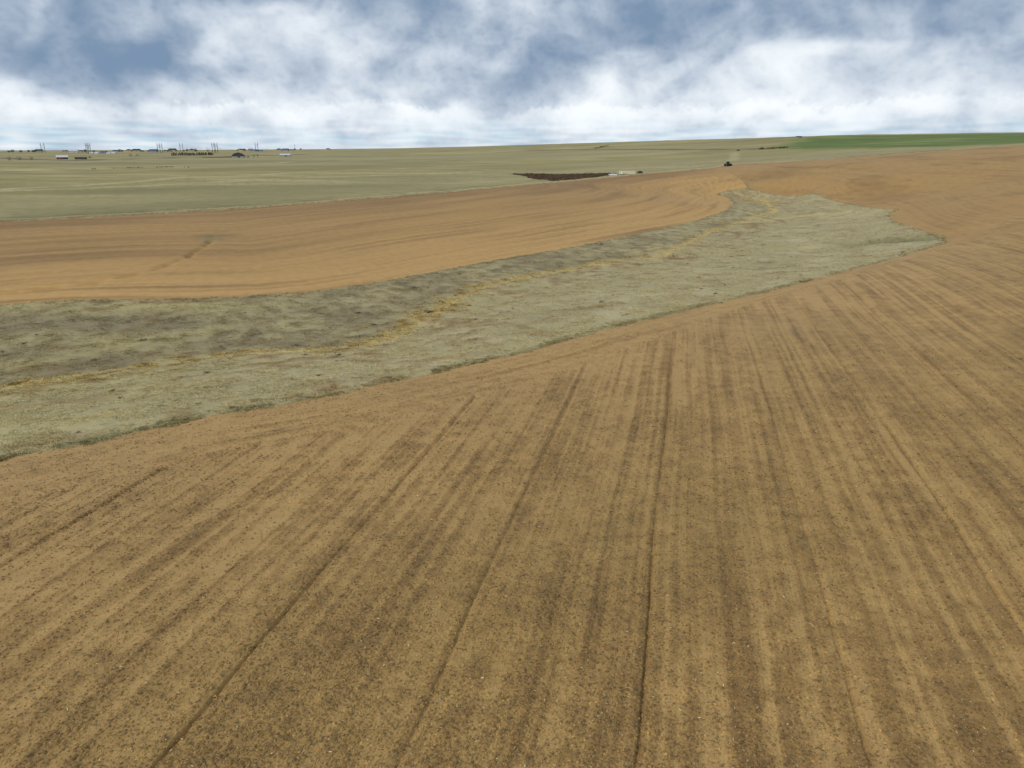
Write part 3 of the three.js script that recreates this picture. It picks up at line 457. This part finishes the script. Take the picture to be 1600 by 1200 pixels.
pickup(76, -566.5, 0.12, 'white pickup truck hitched to the long cream trailer', M.white);
{
  const t = thing('box_trailer', 'long cream box trailer behind the white pickup truck', 'trailer', 86.6, -566, 0.06);
  mesh('box', block(12.2, 2.35, 2.5, 0, 0.62, 0, 0.08), M.cream, t); mesh('chassis', block(12.0, 0.2, 2.2, 0, 0.42, 0), M.dark, t); mesh('drawbar', join([block(1.6, 0.14, 0.14, -6.7, 0.5, 0.3).rotateY(0.0), block(1.6, 0.14, 0.14, -6.7, 0.5, -0.3)]), M.dark, t);
  mesh('rear_door', block(0.05, 2.1, 2.2, 6.12, 0.74, 0), M.white, t); mesh('side_door', block(0.9, 1.9, 0.05, -4.4, 0.7, 1.26), M.white, t); for (let k = 0; k < 11; k++) mesh('rib', block(0.06, 2.2, 0.05, -5.4 + k * 1.08, 0.7, 1.265), M.cream, t);
  for (const px of [-2.6, -1.7, -0.8]) for (const s of [-1, 1]) wheel(t, px, s * 1.06, 0.42, 0.3);
  for (const s of [-1, 1]) mesh('mudguard', block(3.1, 0.1, 0.5, -1.7, 0.88, s * 1.28), M.dark, t);
}
pickup(97, -570, 0.9, 'dark grey pickup truck parked behind the cream trailer', M.dark);
pickup(386, -1296, 0.5, 'small dark vehicle standing where the pale track meets the far pasture', M.black, 'far_vehicle');
{
  const t = thing('tractor', 'dark tractor with dual wheels seen from behind on the crest of the tilled field', 'tractor', 190, -664, Math.PI / 2 + 0.22);
  mesh('hood', profile([[-3.4, 1.2], [-3.4, 2.2], [-3.2, 2.4], [-0.6, 2.55], [-0.6, 1.2]], 1.3, 0.08), M.tractor, t);
  mesh('frame', block(6.4, 0.6, 1.1, 0.1, 0.95, 0, 0.08), M.black, t); mesh('cab', profile([[-0.6, 1.5], [-0.75, 3.5], [1.35, 3.55], [1.45, 1.5]], 1.9, 0.08), M.glass, t); mesh('cab_roof', block(2.5, 0.25, 2.1, 0.3, 3.52, 0, 0.1), M.tractor, t);
  mesh('exhaust', new THREE.CylinderGeometry(0.09, 0.09, 1.5, 10).translate(-1.0, 3.1, 0.6), M.black, t); for (const s of [-1, 1]) mesh('fender', block(2.0, 0.12, 1.0, 1.9, 2.0, s * 1.3, 0.05), M.tractor, t); mesh('hitch', block(0.8, 0.3, 0.5, 3.5, 0.7, 0), M.black, t);
  for (const px of [-2.0, 1.9]) for (const s of [-1, 1]) for (const w of [1.2, 2.1]) wheel(t, px, s * w, 1.02, 0.72);
}

// ---------------------------------------------------------------- power line structures on the far plain
{
  const make = (x, z, turn, label) => {
    const t = thing('power_pylon', label, 'power pole', x, z, turn, 'power line structures on the skyline');
    for (const s of [-1, 1]) mesh('pole', new THREE.CylinderGeometry(0.75, 1.05, 38, 10).translate(s * 6, 20, 0), M.steel, t);
    mesh('cross_arm', block(20, 0.35, 0.35, 0, 31.5, 0, 0.1), M.steel, t); for (const s of [-1, 1]) mesh('brace', new THREE.CylinderGeometry(0.25, 0.25, 17, 6).rotateZ(s * 0.78).translate(0, 24.5, s * 0.2), M.steel, t);
    for (const px of [-9.5, 0, 9.5]) mesh('insulator', new THREE.CylinderGeometry(0.25, 0.25, 3.2, 8).translate(px, 29.9, 0), M.porcelain, t);
    return t;
  };
  const first = make(-1892, -3063, 0.35, 'steel two-legged power line structure alone on the far plain beyond the farm buildings');
  const L = 'steel two-legged power line structure rising among the skyline houses';
  for (const [x, z, t] of [[-1708, -3055, 1.2], [-1606, -2883, 1.2], [-1518, -3264, 1.15], [-1426, -3086, 1.2], [-1556, -3576, 0.4], [-1281, -3257, 1.2], [-1197, -3075, 1.2], [-1083, -3223, 0.9]]) copyOf(first, x, z, t, L);
  const p = thing('power_pole', 'single thin pole standing beside the houses on the low rise', 'power pole', -1017, -3558, 0.5); mesh('pole', new THREE.CylinderGeometry(0.5, 0.8, 28, 8).translate(0, 14, 0), M.steel, p); mesh('cross_arm', block(5, 0.6, 0.6, 0, 25, 0, 0.1), M.steel, p);
}

// ---------------------------------------------------------------- farm buildings and houses
function building(name, label, category, x, z, turn, w, d, h, roofH, wallM, roofM, opts = {}) {
  const t = thing(name, label, category, x, z, turn, opts.group);
  mesh('wall', block(w, h + 1.5, d, 0, -1.5, 0, 0.1), wallM, t);
  const o = 0.6, roof = mesh('roof', profile([[-w / 2 - o, h], [-w / 2 - o, h + 0.3], ...(opts.gambrel ? [[-w * 0.32, h + roofH * 0.66]] : []), [0, h + roofH], ...(opts.gambrel ? [[w * 0.32, h + roofH * 0.66]] : []), [w / 2 + o, h + 0.3], [w / 2 + o, h]], d + 2 * o, 0.08), roofM, t);
  if (opts.along) { roof.geometry.dispose(); roof.geometry = profile([[-d / 2 - o, h], [-d / 2 - o, h + 0.3], [0, h + roofH], [d / 2 + o, h + 0.3], [d / 2 + o, h]], w + 2 * o, 0.08).rotateY(Math.PI / 2); }
  for (let k = 0; k < (opts.windows ?? 3); k++) { const f = mesh('window', block(1.7, 1.5, 0.12, (k + 0.5) / (opts.windows ?? 3) * w * 0.8 - w * 0.4, h * 0.42, d / 2 + 0.02), M.trim, t); mesh('pane', block(1.4, 1.2, 0.06, (k + 0.5) / (opts.windows ?? 3) * w * 0.8 - w * 0.4, h * 0.42 + 0.15, d / 2 + 0.08), M.glass, f); }
  const dw = opts.door ?? 1.2; mesh('door', block(dw, Math.min(h * 0.8, dw > 2 ? 4.2 : 2.1), 0.14, opts.doorX ?? w * 0.08, 0, d / 2 + 0.03), opts.doorM ?? M.darkWall, t);
  if (opts.chimney) mesh('chimney', block(1, 2.4, 1, w * 0.22, h + roofH * 0.4, 0), M.redWall, roof);
  return t;
}
building('barn', 'white roofed barn with a dark open end beside the low dark shed', 'barn', -1039, -1748, 0.55, 23, 14, 4.2, 4.6, M.redWall, M.whiteRoof, { along: true, door: 8, windows: 2, doorX: 7 });
building('shed', 'long low dark shed near the white roofed barn', 'shed', -1016, -1783, 0.3, 24, 8, 3.4, 1.6, M.darkWall, M.darkRoof, { along: true, windows: 4 });
building('barn', 'large dark gambrel roofed barn with a pale lower wall beside the long fence', 'barn', -770, -2131, 0.2, 33, 22, 4.5, 9.5, M.greyWall, M.darkRoof, { gambrel: true, door: 6, windows: 4 });
building('barn', 'long white metal barn on the open pasture slope', 'barn', -696, -2326, 0.1, 30, 15, 3.8, 3.8, M.greyWall, M.whiteRoof, { along: true, door: 6, windows: 3 });
{
  const kinds = [['dark roofed house on the skyline', M.tanWall, M.darkRoof], ['brown roofed house on the skyline', M.tanWall, M.brownRoof], ['small white house on the far plain', M.whiteWall, M.whiteRoof], ['grey walled house with a blue roof on the far plain', M.greyWall, M.blueRoof]];
  const src = [];
  for (const [x, z, w, k] of [[-2115,-3395,28,0],[-1975,-3363,21,1],[-1850,-3204,33,2],[-1930,-3389,21,0],[-1600,-2886,14,2],[-1561,-2850,14,2],[-1564,-2906,23,3],[-1504,-2825,13,2],[-1512,-2877,14,2],[-1806,-3457,21,0],[-1802,-3571,28,1],[-1729,-3496,31,0],[-1581,-3345,30,3],[-1633,-3651,32,0],[-1555,-3685,28,1],[-1308,-3674,24,0],[-1243,-3591,17,1],[-1189,-3504,20,3],[-1133,-3417,19,3],[-1086,-3537,26,1],[-1028,-3450,26,3],[-1032,-3553,16,0],[-871,-3596,20,1]]) {
    const turn = Math.atan2(-x, -z) + Math.PI + ((x * 7 + z * 3) % 10) * 0.05 - 0.2 + Math.PI;
    if (!src[k]) { src[k] = building('house', kinds[k][0], 'house', x, z, turn, 22, 13, 5.2, 4.6, kinds[k][1], kinds[k][2], { along: k !== 1, chimney: true, group: 'houses along the far skyline' }); src[k].scale.setScalar(w / 22); }
    else copyOf(src[k], x, z, turn, null, w / 22);
  }
  const shack = building('hilltop_hut', 'small grey hut on the hilltop at the corner of the green crop field', 'hut', 655, -1742, 0.3, 12, 6, 2.6, 1.4, M.greyWall, M.darkRoof, { along: true, windows: 2 });
}
{ // windbreak fence running to the dark barn
  const x0 = -872, z0 = -2133, x1 = -790, z1 = -2140, n = 24, len = Math.hypot(x1 - x0, z1 - z0), t = thing('windbreak_fence', 'long dark board windbreak fence leading to the dark gambrel barn', 'fence', x0, z0, -Math.atan2(z1 - z0, x1 - x0));
  const y0 = t.position.y, pg = block(len / n - 0.25, 2.4, 0.1, 0, 0.2, 0, 0.02), po = block(0.22, 3, 0.22, 0, -0.3, 0, 0.02);
  for (let k = 0; k < n; k++) { const f = (k + 0.5) / n, gy = groundAt(mix(x0, x1, f), mix(z0, z1, f)) - y0; const a = mesh('panel', pg, M.wood, t); a.position.set(f * len, gy, 0); const b = mesh('post', po, M.wood, t); b.position.set(k / n * len, gy, 0); }
}

// ---------------------------------------------------------------- trees and bushes
function tree(name, label, category, x, z, crown, crownM, trunkH, trunkR, group) {
  const t = thing(name, label, category, x, z, 0, group);
  mesh('trunk', new THREE.CylinderGeometry(trunkR * 0.5, trunkR, trunkH, 7).translate(0, trunkH / 2 - 0.3, 0), M.bark, t); mesh('crown', crown, crownM, t); return t;
}
{
  const r = rng(77), r0 = rng(5);
  const cone = (t) => { const h = Math.pow(t, 0.8), a = r0() * 6.283, q = Math.sqrt(r0()) * (1 - h) * 2.3; return [Math.cos(a) * q, 0.8 + h * 8, Math.sin(a) * q]; };
  const ball = (w, h) => (t) => { const a = t * 6.283 * 17, c = r0() * 2 - 1, q = Math.cbrt(r0()), s = Math.sqrt(1 - c * c); return [Math.cos(a) * s * q * w, h * 0.55 + c * q * h * 0.5, Math.sin(a) * s * q * w]; };
  const first = tree('evergreen_tree', 'dark evergreen in the long shelterbelt row on the far pasture', 'tree', -1120, -2494, foliage(3, 420, 0.5, cone), M.evergreen, 7, 0.35, 'evergreens of the shelterbelt');
  for (let k = 1; k < 46; k++) { const f = k / 45; copyOf(first, mix(-1120, -1020, f) - 30 * f + r() * 3, mix(-2494, -2660, f) + r() * 4, r() * 6, null, 0.9 + r() * 0.5); }
  const far = tree('broad_tree', 'dark rounded tree between the skyline houses', 'tree', -2128, -3208, foliage(9, 420, 0.9, ball(6, 9)), M.evergreen, 6, 0.6, 'trees among the skyline houses');
  for (const [x, z] of [[-2170,-3297],[-2197,-3395],[-2225,-3492],[-2102,-3330],[-2054,-3473],[-2079,-3571],[-1927,-3424],[-1850,-3576],[-1843,-3688],[-1726,-3520],[-1736,-3622],[-1742,-3727],[-1614,-3562],[-1621,-3666],[-1615,-3774],[-1501,-3602],[-1359,-3761],[-1360,-3864],[-1262,-3683],[-1154,-3819],[-1124,-3929]]) { copyOf(far, x, z, r() * 6, null, 0.8 + r() * 0.6); copyOf(far, x + 14 + r() * 30, z + 20 - r() * 60, r() * 6, null, 0.5 + r() * 0.6); }
  const bush = tree('bush', 'pale green rounded bush on the pasture beyond the road', 'bush', -1057, -1590, foliage(13, 360, 0.55, ball(5, 7)), M.leaf, 4, 0.3, 'pale green bushes beyond the road');
  copyOf(bush, -1058, -1624, 1, null, 1.05); copyOf(bush, -1056, -1663, 2, null, 0.9);
  copyOf(bush, -1184, -2353, 3, 'pale green bush standing in the hollow near the shelterbelt end', 1.1).userData.group = 'bushes near the shelterbelt'; copyOf(bush, -1198, -2422, 4, 'pale green bush standing in the hollow near the shelterbelt end', 1.0).userData.group = 'bushes near the shelterbelt';
  const dk = tree('tree', 'dark low tree alone past the long dark shed', 'tree', -1124, -2015, foliage(14, 360, 0.5, ball(4, 6)), M.evergreen, 4, 0.3);
  const b1 = copyOf(dk, -750, -2150, 1, 'dark low tree close beside the dark gambrel barn', 0.9); b1.userData.group = undefined; delete b1.userData.group;
  copyOf(bush, -771, -2263, 2, 'pale green bush behind the dark gambrel barn', 1.0).userData.group = 'bushes behind the dark barn'; copyOf(bush, -781, -2326, 2.5, 'pale green bush behind the dark gambrel barn', 1.1).userData.group = 'bushes behind the dark barn';
  const row = tree('hedge_shrub', 'dark shrub in a short row on the distant grassy rise', 'shrub', 229, -2086, foliage(15, 220, 0.5, ball(4, 3.5)), M.evergreen, 2, 0.2, 'shrub row on the distant rise');
  for (let k = 1; k < 8; k++) copyOf(row, mix(229, 277, k / 7), mix(-2086, -2196, k / 7), k, null, 0.7 + r() * 0.5);
  const brush = tree('hedge_shrub', 'dark shrub along the lower corner of the green crop field', 'shrub', 425, -1294, foliage(16, 220, 0.45, ball(4, 2.6)), M.darkShrub, 1.5, 0.2, 'shrubs at the corner of the crop field');
  for (let k = 1; k < 12; k++) copyOf(brush, mix(415, 456, k / 11) + r() * 3, mix(-1294, -1272, k / 11), k, null, 0.6 + r() * 0.6);
}

// ---------------------------------------------------------------- cattle: one continuous body each
{
  const dist = (p, a, b, ra, rb) => { const d = [b[0] - a[0], b[1] - a[1], b[2] - a[2]], q = [p[0] - a[0], p[1] - a[1], p[2] - a[2]], t = clamp((q[0] * d[0] + q[1] * d[1] + q[2] * d[2]) / (d[0] ** 2 + d[1] ** 2 + d[2] ** 2)); return Math.hypot(q[0] - d[0] * t, q[1] - d[1] * t, q[2] - d[2] * t) - mix(ra, rb, t); };
  const body = (grazing) => {
    const hx = grazing ? [1.75, 0.35, 0.05] : [1.65, 1.5, 0.1], bones = [[[-0.75, 1.05, 0], [0.75, 1.02, 0], 0.38, 0.42], [[0.1, 0.92, 0], [0.7, 0.9, 0], 0.38, 0.38], [[0.8, 1.15, 0], grazing ? [1.45, 0.7, 0] : [1.3, 1.4, 0.05], 0.3, 0.2], [grazing ? [1.42, 0.72, 0] : [1.28, 1.45, 0.05], hx, 0.17, 0.1], [[-1.08, 1.2, 0], [-1.16, 0.5, 0.03], 0.05, 0.04]];
    for (const s of [-1, 1]) { bones.push([[0.72, 0.85, s * 0.24], [0.74, 0.45, s * 0.24], 0.15, 0.09], [[0.74, 0.45, s * 0.24], [0.72, 0.03, s * 0.24], 0.085, 0.075], [[-0.78, 0.95, s * 0.24], [-0.66, 0.62, s * 0.25], 0.2, 0.13], [[-0.66, 0.62, s * 0.25], [-0.88, 0.42, s * 0.25], 0.12, 0.08], [[-0.88, 0.42, s * 0.25], [-0.86, 0.03, s * 0.25], 0.08, 0.075]); const e = grazing ? [1.46, 0.78, s * 0.14] : [1.28, 1.58, s * 0.14]; bones.push([e, [e[0] - 0.05, e[1] + 0.02, e[2] + s * 0.16], 0.06, 0.04]); }
    const N = 44, mc = new MarchingCubes(N, new THREE.MeshStandardMaterial(), false, false, 40000), S = 2.0;
    for (let k = 0; k < N; k++) for (let j = 0; j < N; j++) for (let i = 0; i < N; i++) {
      const p = [(i - N / 2) / (N / 2) * S + 0.2, (j - N / 2) / (N / 2) * S + 0.9, (k - N / 2) / (N / 2) * S]; let s = 0; for (const b of bones) s += Math.exp(-dist(p, ...b) * 14); mc.field[(k * N + j) * N + i] = Math.log(s + 1e-30) / 14;
    }
    mc.isolation = 0; mc.update();
    const n = mc.count ?? mc.geometry.drawRange.count, g = new THREE.BufferGeometry(), pos = Array.from(mc.positionArray.slice(0, n * 3));
    for (let i = 0; i < pos.length; i += 3) { pos[i] = pos[i] * S + 0.2; pos[i + 1] = pos[i + 1] * S + 0.9; pos[i + 2] *= S; }
    g.setAttribute('position', new THREE.Float32BufferAttribute(pos, 3)); g.setAttribute('normal', new THREE.Float32BufferAttribute(Array.from(mc.normalArray.slice(0, n * 3)), 3)); return g;
  };
  const black = mat(34, 30, 28, 0.8), red = mat(112, 66, 42, 0.8), graze = body(true), stand = body(false), r = rng(21);
  const cow = (x, z, g, m, label, group) => { const o = mesh(numbered('cow'), g, m, scene); o.position.set(x, groundAt(x, z), z); o.rotation.y = r() * 6.28; o.userData = { label, category: 'cow', ...(group ? { group } : {}) }; };
  [[-606,-1089],[-602,-1088],[-596,-1128],[-592,-1161],[-590,-1164],[-594,-1178],[-593,-1184],[-583,-1172],[-587,-1186],[-585,-1192],[-562,-1193],[-564,-1205],[-557,-1198],[-558,-1206],[-553,-1204],[-555,-1215],[-547,-1206],[-541,-1202],[-513,-1181],[-502,-1169]].forEach(([x, z], i) => {
    if (i === 2) cow(x, z, stand, red, 'reddish brown cow standing apart on the open pasture'); else if (i % 3) cow(x, z, graze, black, 'black cow grazing in the line across the pasture', 'cattle strung out across the pasture'); else cow(x, z, stand, black, 'black cow standing in the line across the pasture', 'cattle strung out across the pasture');
  });
}

// ---------------------------------------------------------------- far mountains
{
  const n = 120, p = [], idx = [], c = [];
  for (let i = 0; i <= n; i++) {
    const a = mix(-27, -13, i / n) * DEG, env = Math.sin(i / n * Math.PI) ** 0.6, hgt = env * (130 + 190 * Math.abs(noise2(i / 9, 3)) + 60 * noise2(i / 3, 8));
    for (const [r, y] of [[42000, -60], [43200, hgt * 0.45], [44500, hgt], [45800, -60]]) { p.push(Math.sin(a) * r, y + (y > 0 ? 20 * noise2(i / 2, r) : 0), -Math.cos(a) * r); const s = y > 0 ? 0.78 : 0.42; c.push(s * 0.94, s * 0.98, s); }  // snow colour, kept pale and bluish to stand in for haze
  }
  for (let i = 0; i < n; i++) for (let j = 0; j < 3; j++) { const a = i * 4 + j, b = a + 4; idx.push(a, b, a + 1, b, b + 1, a + 1); }
  const g = new THREE.BufferGeometry(); g.setAttribute('position', new THREE.Float32BufferAttribute(p, 3)); g.setAttribute('color', new THREE.Float32BufferAttribute(c, 3)); g.setIndex(idx); g.computeVertexNormals();
  const o = mesh('mountains', g, new THREE.MeshStandardMaterial({ vertexColors: true, roughness: 0.9, side: THREE.DoubleSide }), scene); o.userData = { kind: 'structure', label: 'snowy mountains low on the horizon with haze put into their pale colour' };
}
console.log('things');

// ---------------------------------------------------------------- small stuff on the ground
const Q = new THREE.Quaternion(), E3 = new THREE.Euler(), V3 = new THREE.Vector3(), S3 = new THREE.Vector3(), M4 = new THREE.Matrix4(), COL = new THREE.Color();
function scatter(name, label, geometry, material, count, seed, place) {
  const o = new THREE.InstancedMesh(geometry, material, count), r = rng(seed); let k = 0;
  for (let tries = 0; k < count && tries < count * 12; tries++) {
    const s = place(r); if (!s) continue;
    M4.compose(V3.set(s.x, s.y, s.z), Q.setFromEuler(E3.set(s.tx ?? 0, s.turn ?? r() * 6.283, s.tz ?? 0)), Array.isArray(s.size) ? S3.set(...s.size) : S3.setScalar(s.size)); o.setMatrixAt(k, M4);
    o.setColorAt(k, COL.setRGB(lin(clamp(s.c[0], 0, 255)), lin(clamp(s.c[1], 0, 255)), lin(clamp(s.c[2], 0, 255)))); k++;
  }
  o.count = k; o.name = name; o.castShadow = o.receiveShadow = true; o.userData = { kind: 'stuff', label }; scene.add(o); console.log(name, k);
}
const wedge = (r, r0, r1, power) => { const t = r(), d = power === 1 ? mix(r0, r1, t) : r0 * (r1 / r0) ** t, a = (r() - 0.5) * 90 * DEG; return [Math.sin(a) * d, -Math.cos(a) * d, d]; };
function lump(seed) { const g = new THREE.IcosahedronGeometry(1, 1), p = g.attributes.position, r = rng(seed), o = new Map(); for (let i = 0; i < p.count; i++) { const key = [p.getX(i), p.getY(i), p.getZ(i)].map((v) => v.toFixed(3)).join(); if (!o.has(key)) o.set(key, 0.7 + r() * 0.55); const s = o.get(key); p.setXYZ(i, p.getX(i) * s, p.getY(i) * s * 0.7, p.getZ(i) * s); } g.computeVertexNormals(); return g; }
function tuft(seed, blades, spread, lean) {
  const r = rng(seed), p = [];
  for (let i = 0; i < blades; i++) { const a = r() * 6.283, b = r() * 6.283, q = Math.sqrt(r()) * spread, h = 0.55 + r() * 0.45, w = 0.07 + r() * 0.06, x = Math.cos(a) * q, z = Math.sin(a) * q, l = lean * (0.3 + r()); p.push(x - Math.cos(b) * w, -0.1, z - Math.sin(b) * w, x + Math.cos(b) * w, -0.1, z + Math.sin(b) * w, x + Math.cos(a) * l, h, z + Math.sin(a) * l); }
  const g = new THREE.BufferGeometry(); g.setAttribute('position', new THREE.Float32BufferAttribute(p, 3)); g.computeVertexNormals(); return g;
}
const plain = (more) => new THREE.MeshStandardMaterial({ color: 0xffffff, roughness: 0.95, side: THREE.DoubleSide, ...more });
const clod = plain();
scatter('soil_clods', 'small clods of soil strewn over the near tilled field', lump(4), clod, 150000, 101, (r) => {
  const [x, z, d] = wedge(r, 25, 125, 2), g = surface(x, z); if (g.zone !== 0 || r() > 0.25 + 0.6 * g.residue) return null;
  const k = r(), s = 0.022 + 0.05 * k * k * k + 0.012 * (d > 60 ? 1 : 0), t = 0.62 + 0.42 * r(); return { x, y: g.h + s * 0.1, z, size: [s * (0.8 + r() * 0.8), s, s * (0.8 + r() * 0.8)], c: [g.r * t, g.g * t, g.b * t * 0.98] };
});
{
  const chip = new THREE.BoxGeometry(1, 0.1, 0.22, 4, 1, 1), p = chip.attributes.position; for (let i = 0; i < p.count; i++) p.setY(i, p.getY(i) + 0.22 * (0.25 - p.getX(i) ** 2)); chip.computeVertexNormals();
  scatter('straw_residue', 'pale bits of old straw and stalk lying on the tilled field', chip, plain(), 11000, 102, (r) => {
    const [x, z, d] = wedge(r, 25, 160, 2), g = surface(x, z); if (g.zone !== 0 || r() > 0.1 + 0.9 * g.residue) return null;
    const t = 0.55 + r() * 0.5, s = 0.05 + 0.13 * r() * r() + (d > 70 ? 0.05 : 0); return { x, y: g.h + 0.025, z, tx: (r() - 0.5) * 0.7, tz: (r() - 0.5) * 0.7, size: [s, s * 0.8, s * (0.8 + r())], c: [214 * t, 196 * t, 150 * t] };
  });
}
scatter('stubble_tufts', 'dark stubble and weed tufts dotted over the tilled field', tuft(8, 9, 0.5, 0.6), plain(), 60000, 103, (r) => {
  const [x, z, d] = wedge(r, 25, 170, 2), g = surface(x, z); if (g.zone !== 0 || r() > 0.12 + 0.75 * g.residue * g.residue + 0.25 * noise2(x * 1.1, z * 1.1)) return null;
  const t = 0.85 + r() * 0.5, gr = r() < 0.14 * step(-30, 20, x); return { x, y: g.h, z, size: [0.06 + 0.08 * r(), 0.03 + 0.06 * r(), 0.06 + 0.08 * r()], c: gr ? [92 * t, 98 * t, 54 * t] : [118 * t, 90 * t, 54 * t] };
});
scatter('draw_grass', 'short bunch grass covering the grassy draw', tuft(9, 10, 0.8, 0.7), plain(), 150000, 104, (r) => {
  const [x, z, d] = wedge(r, 60, 480, 2), g = surface(x, z); if (g.zone !== 1 || r() > 0.45 + 0.9 * noise2(x / 5.1 + 9, z / 5.1) + 0.5 * noise2(x / 1.4, z / 1.4) + g.straw * 0.5) return null;
  const tall = g.straw * 0.35 + g.gold * 0.2, t = 0.82 + r() * 0.34, s = 0.16 + 0.14 * r() + tall * 0.3 + d * 0.0006; return { x, y: g.h, z, size: [s, 0.05 + 0.13 * r() * r() + tall * 0.7, s], c: [g.r * t, g.g * t, g.b * t] };
});
scatter('edge_weeds', 'taller green and dry weeds along the edges of the draw', tuft(10, 14, 0.7, 0.6), plain(), 4200, 105, (r) => {
  const e = 4 + Math.floor(r() * 44), ea = SWALE[e], eb = SWALE[e + 1], f = r(), x = mix(ea[0], eb[0], f) + (r() - 0.5) * 7, z = mix(ea[1], eb[1], f) + (r() - 0.5) * 7, g = surface(x, z); if (g.sSwale < -0.5 || g.sSwale > 2.6 || (beyond(x, z) || x > 90 ? r() > 0.15 : r() > 0.2 + 0.9 * noise2(x / 6 + 4, z / 6)) || r() > 1.15 - g.sSwale * 0.45) return null;
  const t = 0.7 + r() * 0.5, s = 0.3 + 0.3 * r(), dry = r() < 0.3; return { x, y: g.h - 0.03, z, size: [s * 0.8, 0.10 + 0.24 * r() * r(), s * 0.8], c: dry ? [160 * t, 140 * t, 90 * t] : [116 * t, 112 * t, 66 * t] };
});
scatter('field_edge_straw', 'tall dry straw strip along the far edge of the tilled field', tuft(11, 12, 0.9, 0.6), plain(), 16000, 106, (r) => {
  const t = r() * 14, i = Math.floor(t) + 1, a = FAR_EDGE[i], b = FAR_EDGE[i + 1]; if (!b) return null; const f = t % 1, x = mix(a[0], b[0], f) + (r() - 0.5) * 10, z = mix(a[1], b[1], f) + (r() - 0.5) * 10, g = surface(x, z); if (g.zone !== 3) return null;
  const q = 0.8 + r() * 0.35; return { x, y: g.h, z, size: [0.6, 0.3 + 0.3 * r(), 0.6], c: [200 * q, 188 * q, 148 * q] };
});
scatter('ravine_brush', 'dense bare brown brush filling the ravine beside the trailer', foliage(31, 44, 0.34, (t) => [Math.cos(t * 90) * 0.9 * t, 0.1 + 0.5 * ((t * 7) % 1), Math.sin(t * 90) * 0.9 * t]), plain(), 7000, 107, (r) => {
  const x = -5 + r() * 105, z = -780 + r() * 270, e = distance(P.ravine, x, z); if (e < 1 + 4 * noise2(x / 12, z / 12)) return null;
  const q = 0.7 + r() * 0.5; return { x, y: groundAt(x, z) - 0.05, z, size: [1 + r(), 0.5 + r() * 0.6, 1 + r()], c: [98 * q, 79 * q, 56 * q] };
});
{ // dark low shrubs dotted over the draw
  const r = rng(55), geo = [0, 1, 2].map((k) => foliage(60 + k, 70, 0.16, (t) => [Math.cos(t * 77) * 0.45 * t, 0.08 + 0.4 * ((t * 5) % 1) * (1 - t * 0.5), Math.sin(t * 77) * 0.45 * t])); let k = 0;
  while (k < 80) {
    const [x, z] = wedge(r, 75, 300, 2), g = surface(x, z); if (g.zone !== 1 || g.sSwale < 1 || (r() > 0.35 && !beyond(x, z)) || noise2(x / 12, z / 12) < -0.05) continue;
    const o = mesh(numbered('low_shrub'), geo[k % 3], k % 2 ? M.darkShrub : M.shrub, scene); o.position.set(x, g.h - 0.03, z); o.rotation.y = r() * 6; const s = 0.45 + r() * r() * 0.9; o.scale.set(s * (1.1 + r() * 0.8), s * 0.6, s);
    o.userData = { label: 'small dark low shrub dotted on the grassy draw', category: 'shrub', group: 'low shrubs on the grassy draw' }; k++;
  }
}
{ // the washed-out hole in the bottom of the draw: a bank of earth behind it, shade put into its dark colour
  const t = thing('washout_bank', 'dark crumbling earth bank at the washed-out hole among golden grass', 'bank', HOLE[0], HOLE[1] - 0.9, 0.25), p = lump(44);
  t.position.y = groundAt(HOLE[0], HOLE[1] - 1.6) - 0.35; const earth = mat(58, 46, 32, 1);
  for (const [x, y, s] of [[-0.8, 0, 0.42], [-0.2, 0.05, 0.55], [0.45, 0.02, 0.5], [1.0, -0.05, 0.36]]) { const m = mesh('earth_lump', p, earth, t); m.position.set(x, y, 0.1 * Math.sin(x * 9)); m.scale.set(s * 1.3, s * 1.1, s * 0.9); m.rotation.y = x * 5; }
}
renderer.render(scene, camera);
